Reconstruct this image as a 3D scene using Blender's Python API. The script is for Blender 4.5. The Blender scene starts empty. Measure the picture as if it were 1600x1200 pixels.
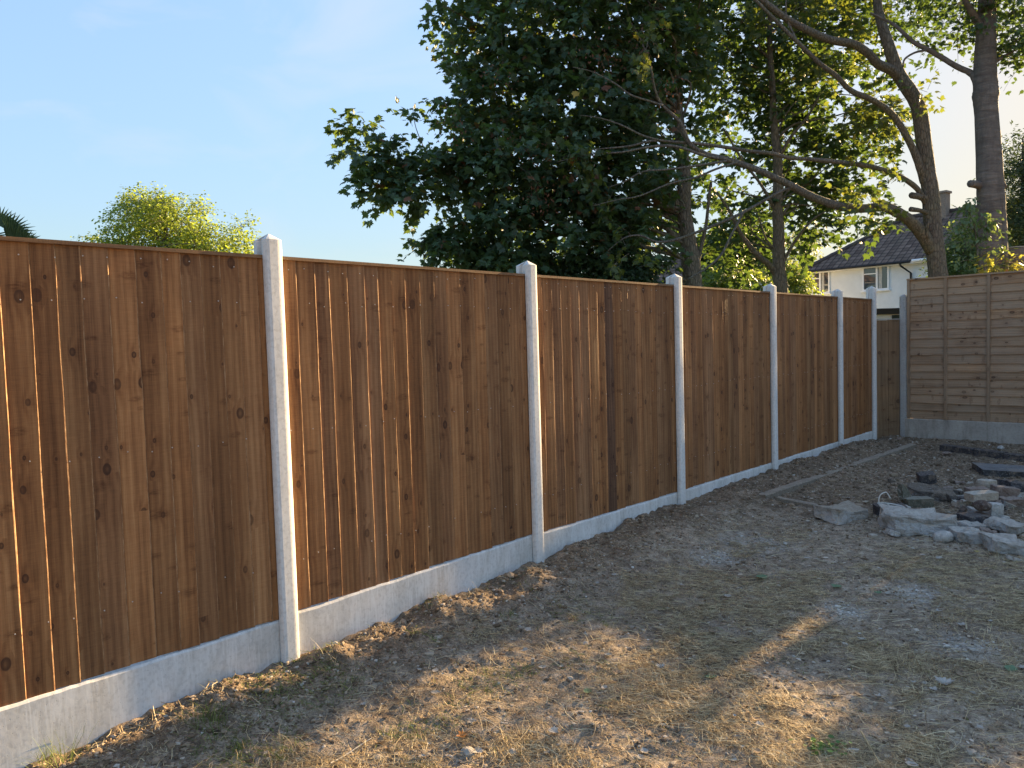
import bpy, bmesh, math, random
import numpy as np
from mathutils import Vector, Matrix
random.seed(7); RS = np.random.RandomState(11)
SC = bpy.context.scene
COL = SC.collection

# ------------------------------------------------------------------ camera, sky, sun, exposure
FPX = 1188.5; CAM = np.array([3.3811, -1.9877, 1.3342])
CR = np.array([0.73593321, 0.67641914, -0.02931643])
CU = np.array([-0.01372232, 0.05819276, 0.99821105])
CF = np.array([-0.67691506, 0.73421438, -0.05210802])
cam = bpy.data.cameras.new('camera'); cam.sensor_width = 36; cam.lens = FPX/1600*36
cam.clip_end = 2000; cam.clip_start = .05
co = bpy.data.objects.new('camera', cam); COL.objects.link(co)
co.matrix_world = Matrix(((CR[0], CU[0], -CF[0], CAM[0]), (CR[1], CU[1], -CF[1], CAM[1]), (CR[2], CU[2], -CF[2], CAM[2]), (0, 0, 0, 1)))
SC.camera = co
SUN_AZ = 3.0; SUN_EL = 16.2           # azimuth from +y towards +x
w = bpy.data.worlds.new('World'); SC.world = w; w.use_nodes = True
nt = w.node_tree; bg = nt.nodes['Background']
sky = nt.nodes.new('ShaderNodeTexSky'); sky.sky_type = 'NISHITA'; sky.sun_disc = False
sky.sun_elevation = math.radians(SUN_EL); sky.sun_rotation = math.radians(SUN_AZ)
sky.air_density = 1.0; sky.dust_density = .7; sky.ozone_density = 1.5; sky.altitude = 0
bg.inputs[1].default_value = 0.15
# thin cirrus veils, fixed to directions of the sky
tc = nt.nodes.new('ShaderNodeTexCoord')
mp = nt.nodes.new('ShaderNodeMapping'); mp.inputs['Rotation'].default_value = (0.35, 0.25, 0.5); mp.inputs['Scale'].default_value = (1.3, 5.0, 9.0)
nz = nt.nodes.new('ShaderNodeTexNoise'); nz.inputs['Scale'].default_value = 1.15; nz.inputs['Detail'].default_value = 7; nz.inputs['Distortion'].default_value = .6
cr = nt.nodes.new('ShaderNodeValToRGB'); cr.color_ramp.elements[0].position = .52; cr.color_ramp.elements[1].position = .85
cr.color_ramp.elements[0].color = (0, 0, 0, 1); cr.color_ramp.elements[1].color = (.22, .22, .22, 1)
mx = nt.nodes.new('ShaderNodeMixRGB'); mx.blend_type = 'MIX'; mx.inputs[2].default_value = (8.5, 8.6, 8.8, 1)
nt.links.new(tc.outputs['Generated'], mp.inputs[0]); nt.links.new(mp.outputs[0], nz.inputs[0]); nt.links.new(nz.outputs[0], cr.inputs[0])
nt.links.new(cr.outputs[0], mx.inputs[0]); nt.links.new(sky.outputs[0], mx.inputs[1]); 
# soften the range of the sky's brightness: colour / (1 + k * luminance)
lu = nt.nodes.new('ShaderNodeRGBToBW'); md = nt.nodes.new('ShaderNodeMath'); md.operation = 'MULTIPLY_ADD'; md.inputs[1].default_value = .95; md.inputs[2].default_value = 1.0
dv = nt.nodes.new('ShaderNodeMixRGB'); dv.blend_type = 'DIVIDE'; dv.inputs[0].default_value = 1.0
hs = nt.nodes.new('ShaderNodeHueSaturation'); hs.inputs['Saturation'].default_value = .97; nt.links.new(mx.outputs[0], hs.inputs['Color'])
nt.links.new(mx.outputs[0], lu.inputs[0]); nt.links.new(lu.outputs[0], md.inputs[0]); nt.links.new(hs.outputs[0], dv.inputs[1]); nt.links.new(md.outputs[0], dv.inputs[2]); ml = nt.nodes.new('ShaderNodeMixRGB'); ml.blend_type = 'MULTIPLY'; ml.inputs[0].default_value = 1; ml.inputs[2].default_value = (.95, .965, .99, 1)
nt.links.new(dv.outputs[0], ml.inputs[1]); nt.links.new(ml.outputs[0], bg.inputs[0])
sl = bpy.data.lights.new('sun', 'SUN'); sl.energy = 4.0; sl.angle = math.radians(.6); sl.color = (1, .70, .36)
so = bpy.data.objects.new('sun', sl); COL.objects.link(so)
a, e = math.radians(SUN_AZ), math.radians(SUN_EL)
sd = Vector((math.sin(a)*math.cos(e), math.cos(a)*math.cos(e), math.sin(e)))
so.rotation_euler = sd.to_track_quat('Z', 'Y').to_euler(); so.location = (3, 20, 12)
SC.view_settings.view_transform = 'Standard'; SC.view_settings.look = 'None'; SC.view_settings.exposure = 2.7
SC.view_settings.gamma = 1
SC.cycles.max_bounces = 8; SC.cycles.transmission_bounces = 4; SC.cycles.diffuse_bounces = 4
SC.cycles.transparent_max_bounces = 8

# ------------------------------------------------------------------ helpers
def ray(u, v): return CF + (u-800)/FPX*CR - (v-600)/FPX*CU
def at(u, v, d): return CAM + d*ray(u, v)
def px(d): return d/FPX
def tag(o, label=None, cat=None, group=None, kind=None):
    if label: o['label'] = label
    if cat: o['category'] = cat
    if group: o['group'] = group
    if kind: o['kind'] = kind
    return o
def thing(name, loc, label, cat, group=None, rz=0):
    o = bpy.data.objects.new(name, None); COL.objects.link(o); o.location = loc; o.rotation_euler = (0, 0, rz)
    o.empty_display_size = .1
    return tag(o, label, cat, group)
def mesh_np(name, V, loops, starts, mat, parent=None, smooth=False, loc=None):
    me = bpy.data.meshes.new(name); V = np.asarray(V, dtype=np.float32)
    if parent is not None:
        q = parent
        while q is not None: V = V - np.array(q.location, dtype=np.float32); q = q.parent
    elif loc is not None: V = V - np.array(loc, dtype=np.float32)
    me.vertices.add(len(V)); me.vertices.foreach_set('co', V.ravel())
    me.loops.add(len(loops)); me.loops.foreach_set('vertex_index', np.asarray(loops, dtype=np.int32))
    me.polygons.add(len(starts)); me.polygons.foreach_set('loop_start', np.asarray(starts, dtype=np.int32))
    me.polygons.foreach_set('use_smooth', np.full(len(starts), bool(smooth)))
    me.update(calc_edges=True); me.validate()
    if mat: me.materials.append(mat)
    o = bpy.data.objects.new(name, me); COL.objects.link(o); o.parent = parent
    if parent is None and loc is not None: o.location = loc
    return o
class MB:
    """collects faces in world space, builds one mesh"""
    def __init__(s): s.v = []; s.f = []
    def add(s, vs, fs):
        n = len(s.v); s.v += [tuple(map(float, q)) for q in vs]; s.f += [tuple(i+n for i in f) for f in fs]
    def box(s, a, b):
        x0, y0, z0 = a; x1, y1, z1 = b
        s.add([(x0,y0,z0),(x1,y0,z0),(x1,y1,z0),(x0,y1,z0),(x0,y0,z1),(x1,y0,z1),(x1,y1,z1),(x0,y1,z1)],
              [(0,3,2,1),(4,5,6,7),(0,1,5,4),(1,2,6,5),(2,3,7,6),(3,0,4,7)])
    def obox(s, o, ax, ay, az):
        o, ax, ay, az = map(np.array, (o, ax, ay, az))
        s.add([o, o+ax, o+ax+ay, o+ay, o+az, o+ax+az, o+ax+ay+az, o+ay+az],
              [(0,3,2,1),(4,5,6,7),(0,1,5,4),(1,2,6,5),(2,3,7,6),(3,0,4,7)])
    def tube(s, P, R, seg=10, cap=True, wob=0, rs=None):
        P = [np.array(p, float) for p in P]; n = len(P); rings = []
        up = np.array([0.3, 0.2, 1.0])
        t0 = P[1]-P[0]; t0 /= np.linalg.norm(t0); x = np.cross(t0, up); x /= np.linalg.norm(x)
        vs = []
        for i in range(n):
            t = P[min(i+1, n-1)]-P[max(i-1, 0)]; t /= (np.linalg.norm(t)+1e-9)
            x = x - t*(x@t); x /= np.linalg.norm(x); y = np.cross(t, x)
            for k in range(seg):
                a = 2*math.pi*k/seg; r = R[i]*(1+(wob*(rs.rand()-.5) if wob else 0))
                vs.append(P[i]+r*(math.cos(a)*x+math.sin(a)*y))
        fs = [(i*seg+k, i*seg+(k+1) % seg, (i+1)*seg+(k+1) % seg, (i+1)*seg+k) for i in range(n-1) for k in range(seg)]
        if cap: fs += [tuple(range(seg))[::-1], tuple((n-1)*seg+k for k in range(seg))]
        s.add(vs, fs)
    def build(s, name, mat, parent=None, smooth=False, loc=None):
        loops = [i for f in s.f for i in f]; st = []; c = 0
        for f in s.f: st.append(c); c += len(f)
        return mesh_np(name, s.v, loops, st, mat, parent, smooth, loc)
def catmull(P, per=4):
    P = np.array(P, float); n = len(P); out = []
    for i in range(n-1):
        p0, p1, p2, p3 = P[max(i-1, 0)], P[i], P[i+1], P[min(i+2, n-1)]
        for k in range(per):
            t = k/per
            out.append(.5*((2*p1)+(-p0+p2)*t+(2*p0-5*p1+4*p2-p3)*t*t+(-p0+3*p1-3*p2+p3)*t**3))
    out.append(P[-1]); return np.array(out)
_T = np.random.RandomState(3).rand(64, 64, 64)
def vnoise(x, y, z=0.0):
    x, y, z = np.broadcast_arrays(np.asarray(x, float), np.asarray(y, float), np.asarray(z, float))
    xi, yi, zi = np.floor(x).astype(int), np.floor(y).astype(int), np.floor(z).astype(int)
    fx, fy, fz = x-xi, y-yi, z-zi; fx = fx*fx*(3-2*fx); fy = fy*fy*(3-2*fy); fz = fz*fz*(3-2*fz)
    g = lambda i, j, k: _T[(xi+i) & 63, (yi+j) & 63, (zi+k) & 63]
    l = lambda a, b, t: a+(b-a)*t
    return l(l(l(g(0,0,0), g(1,0,0), fx), l(g(0,1,0), g(1,1,0), fx), fy), l(l(g(0,0,1), g(1,0,1), fx), l(g(0,1,1), g(1,1,1), fx), fy), fz)
def fbm(x, y, z=0.0, o=4):
    s = 0; a = .5
    for i in range(o): s = s+a*vnoise(x*2**i+i*7.3, y*2**i+i*3.1, z*2**i); a *= .5
    return s
def smooth01(t): t = np.clip(t, 0, 1); return t*t*(3-2*t)

# ------------------------------------------------------------------ materials
class NM:
    def __init__(s, name):
        s.m = bpy.data.materials.new(name); s.m.use_nodes = True; s.t = s.m.node_tree; s.n = s.t.nodes; s.l = s.t.links
        s.b = s.n['Principled BSDF']; s.b.inputs['Specular IOR Level'].default_value = .25; s.out = s.n['Material Output']
    def node(s, t, **k):
        n = s.n.new('ShaderNode'+t)
        for a, v in k.items():
            if hasattr(n, a): setattr(n, a, v)
            else: n.inputs[a.replace('_', ' ')].default_value = v
        return n
    def link(s, a, b): s.l.new(a, b)
    def val(s, x): return x
    def math(s, op, a, b=0.0, c=None, clamp=False):
        n = s.n.new('ShaderNodeMath'); n.operation = op; n.use_clamp = clamp
        for i, x in enumerate([a, b] + ([c] if c is not None else [])):
            if isinstance(x, (int, float)): n.inputs[i].default_value = x
            else: s.link(x, n.inputs[i])
        return n.outputs[0]
    def mix(s, f, a, b, mode='MIX'):
        n = s.n.new('ShaderNodeMixRGB'); n.blend_type = mode
        for i, x in enumerate((f, a, b)):
            if isinstance(x, (int, float)): n.inputs[i].default_value = x
            elif isinstance(x, tuple): n.inputs[i].default_value = x if len(x) == 4 else x+(1,)
            else: s.link(x, n.inputs[i])
        return n.outputs[0]
    def ramp(s, x, stops):
        n = s.n.new('ShaderNodeValToRGB'); r = n.color_ramp
        while len(r.elements) < len(stops): r.elements.new(.5)
        for e, (p, c) in zip(r.elements, stops):
            e.position = p; e.color = (c, c, c, 1) if isinstance(c, (int, float)) else tuple(c)+(1,)
        s.link(x, n.inputs[0]); return n.outputs[0]
    def coords(s, scale=(1, 1, 1), off=None):
        tc = s.n.new('ShaderNodeTexCoord'); m = s.n.new('ShaderNodeMapping'); m.inputs['Scale'].default_value = scale
        s.link(tc.outputs['Object'], m.inputs[0])
        if off is not None: s.link(off, m.inputs['Location'])
        return m.outputs[0]
    def noise(s, vec, scale, detail=4, rough=.55, dist=0):
        n = s.n.new('ShaderNodeTexNoise'); n.inputs['Scale'].default_value = scale; n.inputs['Detail'].default_value = detail
        n.inputs['Roughness'].default_value = rough; n.inputs['Distortion'].default_value = dist; s.link(vec, n.inputs['Vector']); return n.outputs[0]
    def rand(s): return s.n.new('ShaderNodeNewGeometry').outputs['Random Per Island']
    def bump(s, h, strength=.3, dist=.01, prev=None):
        n = s.n.new('ShaderNodeBump'); n.inputs['Strength'].default_value = strength; n.inputs['Distance'].default_value = dist
        s.link(h, n.inputs['Height'])
        if prev: s.link(prev, n.inputs['Normal'])
        s.link(n.outputs[0], s.b.inputs['Normal']); return n.outputs[0]
    def fin(s, col=None, rough=None):
        if col is not None:
            if isinstance(col, tuple): s.b.inputs['Base Color'].default_value = col+(1,)
            else: s.link(col, s.b.inputs['Base Color'])
        if rough is not None:
            if isinstance(rough, (int, float)): s.b.inputs['Roughness'].default_value = rough
            else: s.link(rough, s.b.inputs['Roughness'])
        return s.m

def wood(name, c_dark, c_mid, c_light, across='y', grain='z', knots=1.0, vary=1.0, grey=None):
    """sawn softwood: streaks along the grain, whorled knots, tone changing board by board"""
    m = NM(name); tc = m.n.new('ShaderNodeTexCoord'); sp = m.n.new('ShaderNodeSeparateXYZ'); m.link(tc.outputs['Object'], sp.inputs[0])
    ax = {'x': sp.outputs[0], 'y': sp.outputs[1], 'z': sp.outputs[2]}
    r = m.rand(); r1 = m.math('MULTIPLY', r, 37.0); r2 = m.math('FRACT', m.math('MULTIPLY', r, 917.3)); r3 = m.math('FRACT', m.math('MULTIPLY', r, 5311.7))
    u, g = ax[across], ax[grain]
    def vec(su, sg, ro):
        c = m.n.new('ShaderNodeCombineXYZ'); m.link(m.math('MULTIPLY_ADD', u, su, m.math('MULTIPLY', r1, ro)), c.inputs[0])
        m.link(m.math('MULTIPLY', g, sg), c.inputs[1]); m.link(r1, c.inputs[2]); return c.outputs[0]
    # knots
    vo = m.n.new('ShaderNodeTexVoronoi'); vo.voronoi_dimensions = '2D'; vo.inputs['Scale'].default_value = 1.0; vo.inputs['Randomness'].default_value = .9
    m.link(vec(8.6, 5.6, 3.17), vo.inputs['Vector']); d = vo.outputs['Distance']
    sepc = m.n.new('ShaderNodeSeparateColor'); m.link(vo.outputs['Color'], sepc.inputs[0])
    has = m.math('GREATER_THAN', sepc.outputs[0], m.ramp(m.noise(vec(.5, 2.2, .13), 1.0, 2, .5), [(.40, .18), (.60, .88)]))
    size = m.math('MULTIPLY_ADD', m.math('POWER', sepc.outputs[1], 1.6), .15, .034)
    kn = m.math('MULTIPLY', m.math('SUBTRACT', 1.0, m.math('DIVIDE', d, size), clamp=True), has)
    core = m.math('MULTIPLY', m.ramp(kn, [(0.0, 0), (.18, .85), (.45, .8), (.85, .45)]), knots)
    halo = m.math('MULTIPLY', m.math('SUBTRACT', 1.0, m.math('DIVIDE', d, m.math('MULTIPLY', size, 4.6)), clamp=True), m.math('MULTIPLY', has, knots))
    halo2 = m.math('MULTIPLY', halo, halo)
    # curls of cross grain, wider than tall
    v2 = m.n.new('ShaderNodeTexVoronoi'); v2.voronoi_dimensions = '2D'; v2.inputs['Scale'].default_value = 1.0; wq = vec(4.0, 9.5, 4.71)
    wc = m.n.new('ShaderNodeMixRGB'); wc.blend_type = 'ADD'; wc.inputs[0].default_value = .35; m.link(wq, wc.inputs[1]); nw = m.n.new('ShaderNodeTexNoise'); nw.inputs['Scale'].default_value = 1.6; m.link(wq, nw.inputs['Vector']); m.link(nw.outputs['Color'], wc.inputs[2]); m.link(wc.outputs[0], v2.inputs['Vector'])
    s2 = m.n.new('ShaderNodeSeparateColor'); m.link(v2.outputs['Color'], s2.inputs[0]); curl0 = m.math('SUBTRACT', 1.0, m.math('DIVIDE', v2.outputs['Distance'], m.math('MULTIPLY_ADD', s2.outputs[2], .16, .10)), clamp=True)
    curl = m.math('MULTIPLY', m.math('MULTIPLY', m.ramp(curl0, [(0, 0), (.5, 1)]), m.ramp(m.noise(vec(40, 160, 6.0), 1.0, 3, .6), [(.35, .1), (.65, 1)])), m.math('MULTIPLY', m.math('GREATER_THAN', s2.outputs[0], .60), .72*knots))
    # grain
    warp = m.noise(vec(5, .9, 1.0), 1.0, 3, .5)
    broad = m.noise(vec(17, .55, 5.0), 1.0, 3, .5)
    ph = m.math('ADD', m.math('MULTIPLY', u, 210.0), m.math('ADD', m.math('MULTIPLY', warp, 9.0), m.math('MULTIPLY', halo2, 6.5)))
    rings = m.math('MULTIPLY_ADD', m.math('SINE', ph), .5, .5)
    fine = m.noise(vec(260, 5, 9.0), 1.0, 3, .6)
    saw = m.noise(vec(20, 210, 2.0), 1.0, 2, .5)
    g1 = m.math('MULTIPLY_ADD', rings, .15, m.math('MULTIPLY', fine, .57))
    g1 = m.math('ADD', g1, m.math('MULTIPLY', m.math('SUBTRACT', broad, .5), .95))
    g1 = m.math('ADD', g1, m.math('MULTIPLY', m.math('SUBTRACT', saw, .5), .25))
    col = m.ramp(g1, [(.0, c_dark), (.38, c_mid), (.85, c_light)])
    # board tone
    tone = m.ramp(r2, [(0, 1-.24*vary), (.25, 1-.08*vary), (.7, 1.0+.05*vary), (1, 1+.2*vary)])
    col = m.mix(1.0, col, tone, 'MULTIPLY')
    hue = m.ramp(r3, [(0, (.93, .95, 1.06)), (.5, (1, 1, 1)), (1, (1.08, .98, .86))]); col = m.mix(.8*vary, col, hue, 'MULTIPLY')
    # blotches of preservative
    bl = m.noise(vec(2.5, 1.3, 8.0), 1.0, 4, .6)
    col = m.mix(m.ramp(bl, [(.38, 0), (.68, .60)]), col, m.mix(1.0, col, (.55, .50, .50), 'MULTIPLY'))
    lt = m.noise(vec(3.5, 2.4, 17.0), 1.0, 4, .6)
    col = m.mix(m.ramp(lt, [(.56, 0), (.74, .40)]), col, m.mix(1.0, col, (1.45, 1.38, 1.28), 'MULTIPLY'))
    if grey: col = m.mix(m.ramp(m.noise(vec(1.2, 1.6, 3.0), 1.0, 4, .6), [(.35, .0), (.7, .65)]), col, grey)
    col = m.mix(m.math('MULTIPLY', halo, .45), col, m.mix(1.0, col, (.62, .52, .48), 'MULTIPLY'))
    col = m.mix(curl, col, m.mix(1.0, col, (.40, .32, .28), 'MULTIPLY'))
    col = m.mix(m.math('MULTIPLY', core, m.math('MULTIPLY_ADD', sepc.outputs[2], .35, .65)), col, (.040, .019, .012))
    hh = m.math('SUBTRACT', m.math('ADD', m.math('MULTIPLY', rings, .4), m.math('ADD', fine, m.math('MULTIPLY', saw, .5))), m.math('MULTIPLY', core, .6))
    m.bump(hh, .35, .0022)
    return m.fin(col, .78)

def concrete(name, c0, c1, stain=(.30, .27, .22), st=.35, streak=False, brush=False):
    m = NM(name); v = m.coords()
    n1 = m.noise(v, 3.2, 6, .6); n2 = m.noise(v, 45, 4, .6); n3 = m.noise(m.coords((6, 6, .9)), 2.2, 5, .6)
    col = m.ramp(n1, [(.3, c0), (.7, c1)])
    col = m.mix(m.ramp(n3, [(.5, 0), (.75, st)]), col, stain)
    col = m.mix(m.ramp(n2, [(.38, .4), (.52, 0)]), col, m.mix(1.0, col, (.66, .65, .64), 'MULTIPLY'))
    if brush:
        n4 = m.noise(m.coords((3, 9, .8)), 4.0, 5, .7, 1.2)
        col = m.mix(m.ramp(n4, [(.50, 0), (.60, .5)]), col, (.76, .76, .75))
        n5 = m.noise(v, 1.3, 5, .65, .8); col = m.mix(m.ramp(n5, [(.46, 0), (.62, .6)]), col, m.mix(1.0, col, (.74, .71, .66), 'MULTIPLY'))
    vo = m.n.new('ShaderNodeTexVoronoi'); vo.inputs['Scale'].default_value = 55; m.link(v, vo.inputs['Vector'])
    pits = m.ramp(vo.outputs['Distance'], [(.06, 0), (.14, 1)])
    col = m.mix(m.math('MULTIPLY', m.math('SUBTRACT', 1.0, pits), .5), col, m.mix(1.0, col, (.5, .48, .45), 'MULTIPLY'))
    m.bump(m.math('ADD', m.math('MULTIPLY', n2, .5), m.math('MULTIPLY', pits, .5)), .35, .002)
    return m.fin(col, .88)

def plain(name, c, rough=.6, nscale=8, amt=.25, bumps=0):
    m = NM(name); v = m.coords(); n = m.noise(v, nscale, 5, .6)
    col = m.mix(m.ramp(n, [(.3, 1), (.7, 0)]), c, tuple(x*(1-amt) for x in c))
    if bumps: m.bump(n, .6, bumps)
    return m.fin(col, rough)

def leafmat(name, dark, light, trans, tw=.42, odd=None, rough=.5):
    m = NM(name); r = m.rand()
    stops = [(0, dark), (.75, light), (1, tuple(min(1, x*1.35) for x in light))]
    col = m.ramp(r, stops)
    if odd: col = m.mix(m.math('GREATER_THAN', m.math('FRACT', m.math('MULTIPLY', r, 613.7)), odd[1]), col, odd[0])
    m.fin(col, rough); m.b.inputs['Specular IOR Level'].default_value = .5
    tr = m.n.new('ShaderNodeBsdfTranslucent'); tc_ = m.mix(.75, col, trans); m.link(tc_, tr.inputs['Color'])
    ms = m.n.new('ShaderNodeMixShader'); ms.inputs[0].default_value = tw
    m.link(m.b.outputs[0], ms.inputs[1]); m.link(tr.outputs[0], ms.inputs[2]); m.link(ms.outputs[0], m.out.inputs['Surface'])
    return m.m

def barkmat(name, c0, c1, vs=1.0):
    m = NM(name); v = m.coords((1, 1, .28)); n1 = m.noise(v, 34*vs, 5, .65, .5); n2 = m.noise(m.coords(), 3, 4)
    vo = m.n.new('ShaderNodeTexVoronoi'); vo.feature = 'DISTANCE_TO_EDGE'; vo.inputs['Scale'].default_value = 26*vs; m.link(v, vo.inputs['Vector'])
    cr_ = m.ramp(vo.outputs['Distance'], [(0, 0), (.16, 1)])
    col = m.ramp(n1, [(.3, c0), (.7, c1)]); col = m.mix(m.ramp(n2, [(.45, 0), (.7, .5)]), col, m.mix(1.0, c1, (.75, .85, .6), 'MULTIPLY'))
    col = m.mix(m.math('MULTIPLY', m.math('SUBTRACT', 1.0, cr_), .55), col, tuple(x*.4 for x in c0))
    m.bump(m.math('ADD', n1, cr_), .8, .014); return m.fin(col, .9)

M = {}
M['board'] = wood('closeboard_wood', (.115, .050, .021), (.275, .136, .058), (.46, .262, .12))
M['board_dark'] = wood('dark_board_wood', (.06, .030, .018), (.14, .075, .044), (.25, .145, .085), knots=1.0)
M['rail'] = wood('rail_wood', (.13, .07, .035), (.25, .15, .08), (.36, .23, .13), across='z', grain='y', knots=.3)
M['lap'] = wood('lap_wood', (.19, .115, .065), (.34, .22, .13), (.47, .325, .205), across='z', grain='x', vary=.6, grey=(.33, .25, .175))
M['batten'] = wood('batten_wood', (.16, .10, .06), (.29, .19, .115), (.40, .28, .18), across='x', grain='z', knots=.4, vary=.5, grey=(.28, .22, .16))
M['oldboard'] = wood('old_board_wood', (.12, .070, .036), (.23, .14, .075), (.34, .22, .125), across='x', grain='z', vary=.8, grey=(.16, .12, .08))
M['post'] = concrete('pale_concrete', (.58, .575, .56), (.70, .695, .68), (.42, .39, .34), .4)
M['gravelboard'] = concrete('gravel_board_concrete', (.56, .555, .54), (.68, .675, .66), (.40, .37, .32), .4, brush=True)
M['oldpost'] = concrete('aged_concrete', (.30, .29, .28), (.42, .41, .39), (.20, .19, .17), .5)
M['oldgravel'] = concrete('aged_gravel_board', (.30, .27, .235), (.44, .40, .35), (.17, .14, .11), .7)

def arris():
    m = NM('bare_sawn_arris'); n = m.noise(m.coords((1, 40, 9)), 2.2, 4, .7)
    return m.fin(m.ramp(n, [(.42, (.22, .11, .05)), (.60, (.42, .26, .14)), (.78, (.55, .38, .23))]), .8)
ARRIS = arris()
NAIL = plain('galvanised_nail', (.50, .47, .43), .5)
def groundmat():
    m = NM('dry_soil'); v = m.coords(); tc_ = m.n.new('ShaderNodeTexCoord'); sp = m.n.new('ShaderNodeSeparateXYZ'); m.link(tc_.outputs['Object'], sp.inputs[0])
    n1 = m.noise(v, .9, 6, .6); n2 = m.noise(v, 14, 6, .7); n3 = m.noise(v, 95, 4, .7); n4 = m.noise(v, 2.3, 5, .65, .6)
    col = m.ramp(n2, [(.30, (.135, .10, .07)), (.5, (.35, .275, .195)), (.72, (.58, .48, .37))])
    col = m.mix(m.ramp(n1, [(.42, 0), (.60, .8)]), col, m.mix(1.0, col, (1.3, 1.3, 1.3), 'MULTIPLY'))
    col = m.mix(m.ramp(n4, [(.5, 0), (.68, .6)]), col, m.mix(1.0, col, (.60, .58, .58), 'MULTIPLY'))
    col = m.mix(m.ramp(n3, [(.35, .6), (.55, 0)]), col, (.05, .034, .022))
    col = m.mix(m.ramp(n3, [(.62, 0), (.78, .5)]), col, (.40, .34, .27))
    dug = m.math('MAXIMUM', m.math('MULTIPLY', m.math('SUBTRACT', m.math('ADD', sp.outputs[1], m.math('MULTIPLY', n4, 1.6)), 5.0), 1.6, clamp=True), m.math('MULTIPLY', m.math('SUBTRACT', m.math('MULTIPLY', n4, .9), sp.outputs[0]), 4.0, clamp=True))
    col = m.mix(m.math('MULTIPLY', dug, .75), col, m.mix(1.0, col, (.58, .52, .47), 'MULTIPLY'))
    # pale chalky dust where mortar was tipped
    for (x, y, r_) in DUST:
        dx = m.math('SUBTRACT', sp.outputs[0], x); dy = m.math('SUBTRACT', sp.outputs[1], y)
        d = m.math('SQRT', m.math('ADD', m.math('MULTIPLY', dx, dx), m.math('MULTIPLY', dy, dy)))
        f = m.math('SUBTRACT', 1.0, m.math('DIVIDE', d, r_), clamp=True)
        f = m.math('MULTIPLY', m.math('MULTIPLY', f, m.ramp(m.noise(v, 22, 4, .7), [(.40, 0), (.62, 1)])), 1.3, clamp=True)
        col = m.mix(m.math('MULTIPLY', f, .6), col, (.62, .60, .56))
    far = m.math('GREATER_THAN', m.math('MAXIMUM', m.math('SUBTRACT', -.3, sp.outputs[0]), m.math('SUBTRACT', sp.outputs[1], 9.9)), 0)
    col = m.mix(far, col, m.ramp(n2, [(.3, (.04, .06, .02)), (.7, (.09, .11, .035))]))
    b = m.bump(m.math('ADD', m.math('MULTIPLY', n2, 1.2), m.math('MULTIPLY', n3, .7)), .9, .018)
    return m.fin(col, .95)

# ------------------------------------------------------------------ ground
YP = [-9, -1.3, -1.14, -.69, -.37, 0, .5, 1.05, 1.9, 2.6, 3.2, 3.8, 4.6, 5.7, 7.4, 9.0, 10]
ZP = [-.30, -.30, -.27, -.235, -.225, -.222, -.205, -.21, -.17, -.14, -.11, -.10, -.095, -.07, -.08, -.11, -.12]
MOUNDS = [(.10, -.42, .16, .05), (.12, .14, .15, .055), (.13, .38, .14, .03), (.12, .92, .20, .075), (.22, 1.00, .10, .03), (.11, 1.62, .2, .03), (.1, 2.25, .2, .035), (.08, 3.0, .25, .03), (.1, 3.6, .2, .035),
          (.15, 4.5, .35, .03), (.18, 6.4, .5, .05), (.2, 7.6, .5, .06), (.1, 8.3, .3, .04), (.22, -.85, .18, .03), (.5, .15, .25, -.01)]
def ground(x, y, fine=True):
    x = np.asarray(x, float); y = np.asarray(y, float)
    b = np.interp(y, YP, ZP)
    low = np.interp(y, [-2, 1, 3, 4.5, 6, 9], [-.31, -.285, -.25, -.20, -.16, -.115])
    z = b + (low-b)*smooth01((x-.12)/.75)
    for (mx_, my_, r, h) in MOUNDS: z = z + h*np.exp(-((x-mx_)**2+(y-my_)**2)/(r*r)*2.0)
    z = z + .05*(fbm(x*.9+5, y*.9, 0, 3)-.45)*smooth01((x-.3)/.8)
    # slumped heap of spoil between the kerb strip and the rubble
    z = z + .05*np.exp(-((x-1.05)**2/.35+(y-5.9)**2/1.6))
    if fine:
        near = smooth01((.75-x)/.7)
        z = z + (fbm(x*6, y*6, 2, 4)-.47)*(.035+.035*near)
        z = z + (vnoise(x*26, y*26, 5)-.5)*(.015+.012*near) + (vnoise(x*55, y*55, 9)-.5)*.006
    return np.where((x < -.12) | (y > 9.62), -.2, z)
def gp(u, v, z0=-.2):
    d = ray(u, v); z = z0
    for _ in range(8):
        t = (z-CAM[2])/d[2]; p = CAM+t*d; z = float(ground(p[0], p[1], False))
    return np.array([p[0], p[1], z]), t
DUST = [(*gp(1118, 872)[0][:2], .22), (*gp(1180, 850)[0][:2], .35), (*gp(1320, 955)[0][:2], .16), (*gp(1440, 930)[0][:2], .3), (*gp(1500, 1010)[0][:2], .2)]
xs = np.concatenate([[-600, -200, -80, -30, -10, -4, -1.5, -.5, -.2], np.arange(-.13, 1.2, .016), np.arange(1.2, 4.6, .025), [4.8, 5.3, 6, 8, 12, 30, 80, 250, 600]])
ys = np.concatenate([[-600, -200, -60, -20, -8, -4, -3], np.arange(-2.4, 4.2, .018), np.arange(4.2, 9.7, .03), [9.9, 10.5, 12, 16, 25, 40, 80, 200, 400, 800]])
X, Y = np.meshgrid(xs, ys); Z = ground(X, Y)
Z[(X > 4.7) | (Y < -2.5)] = -.3
nx, ny = len(xs), len(ys); V = np.stack([X, Y, Z], -1).reshape(-1, 3)
i = np.arange((ny-1)*(nx-1)); a0 = (i//(nx-1))*nx+i % (nx-1)
F = np.stack([a0, a0+1, a0+nx+1, a0+nx], 1)
go = mesh_np('ground', V, F.ravel(), np.arange(len(F))*4, groundmat(), smooth=True); tag(go, kind='structure')

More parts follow.
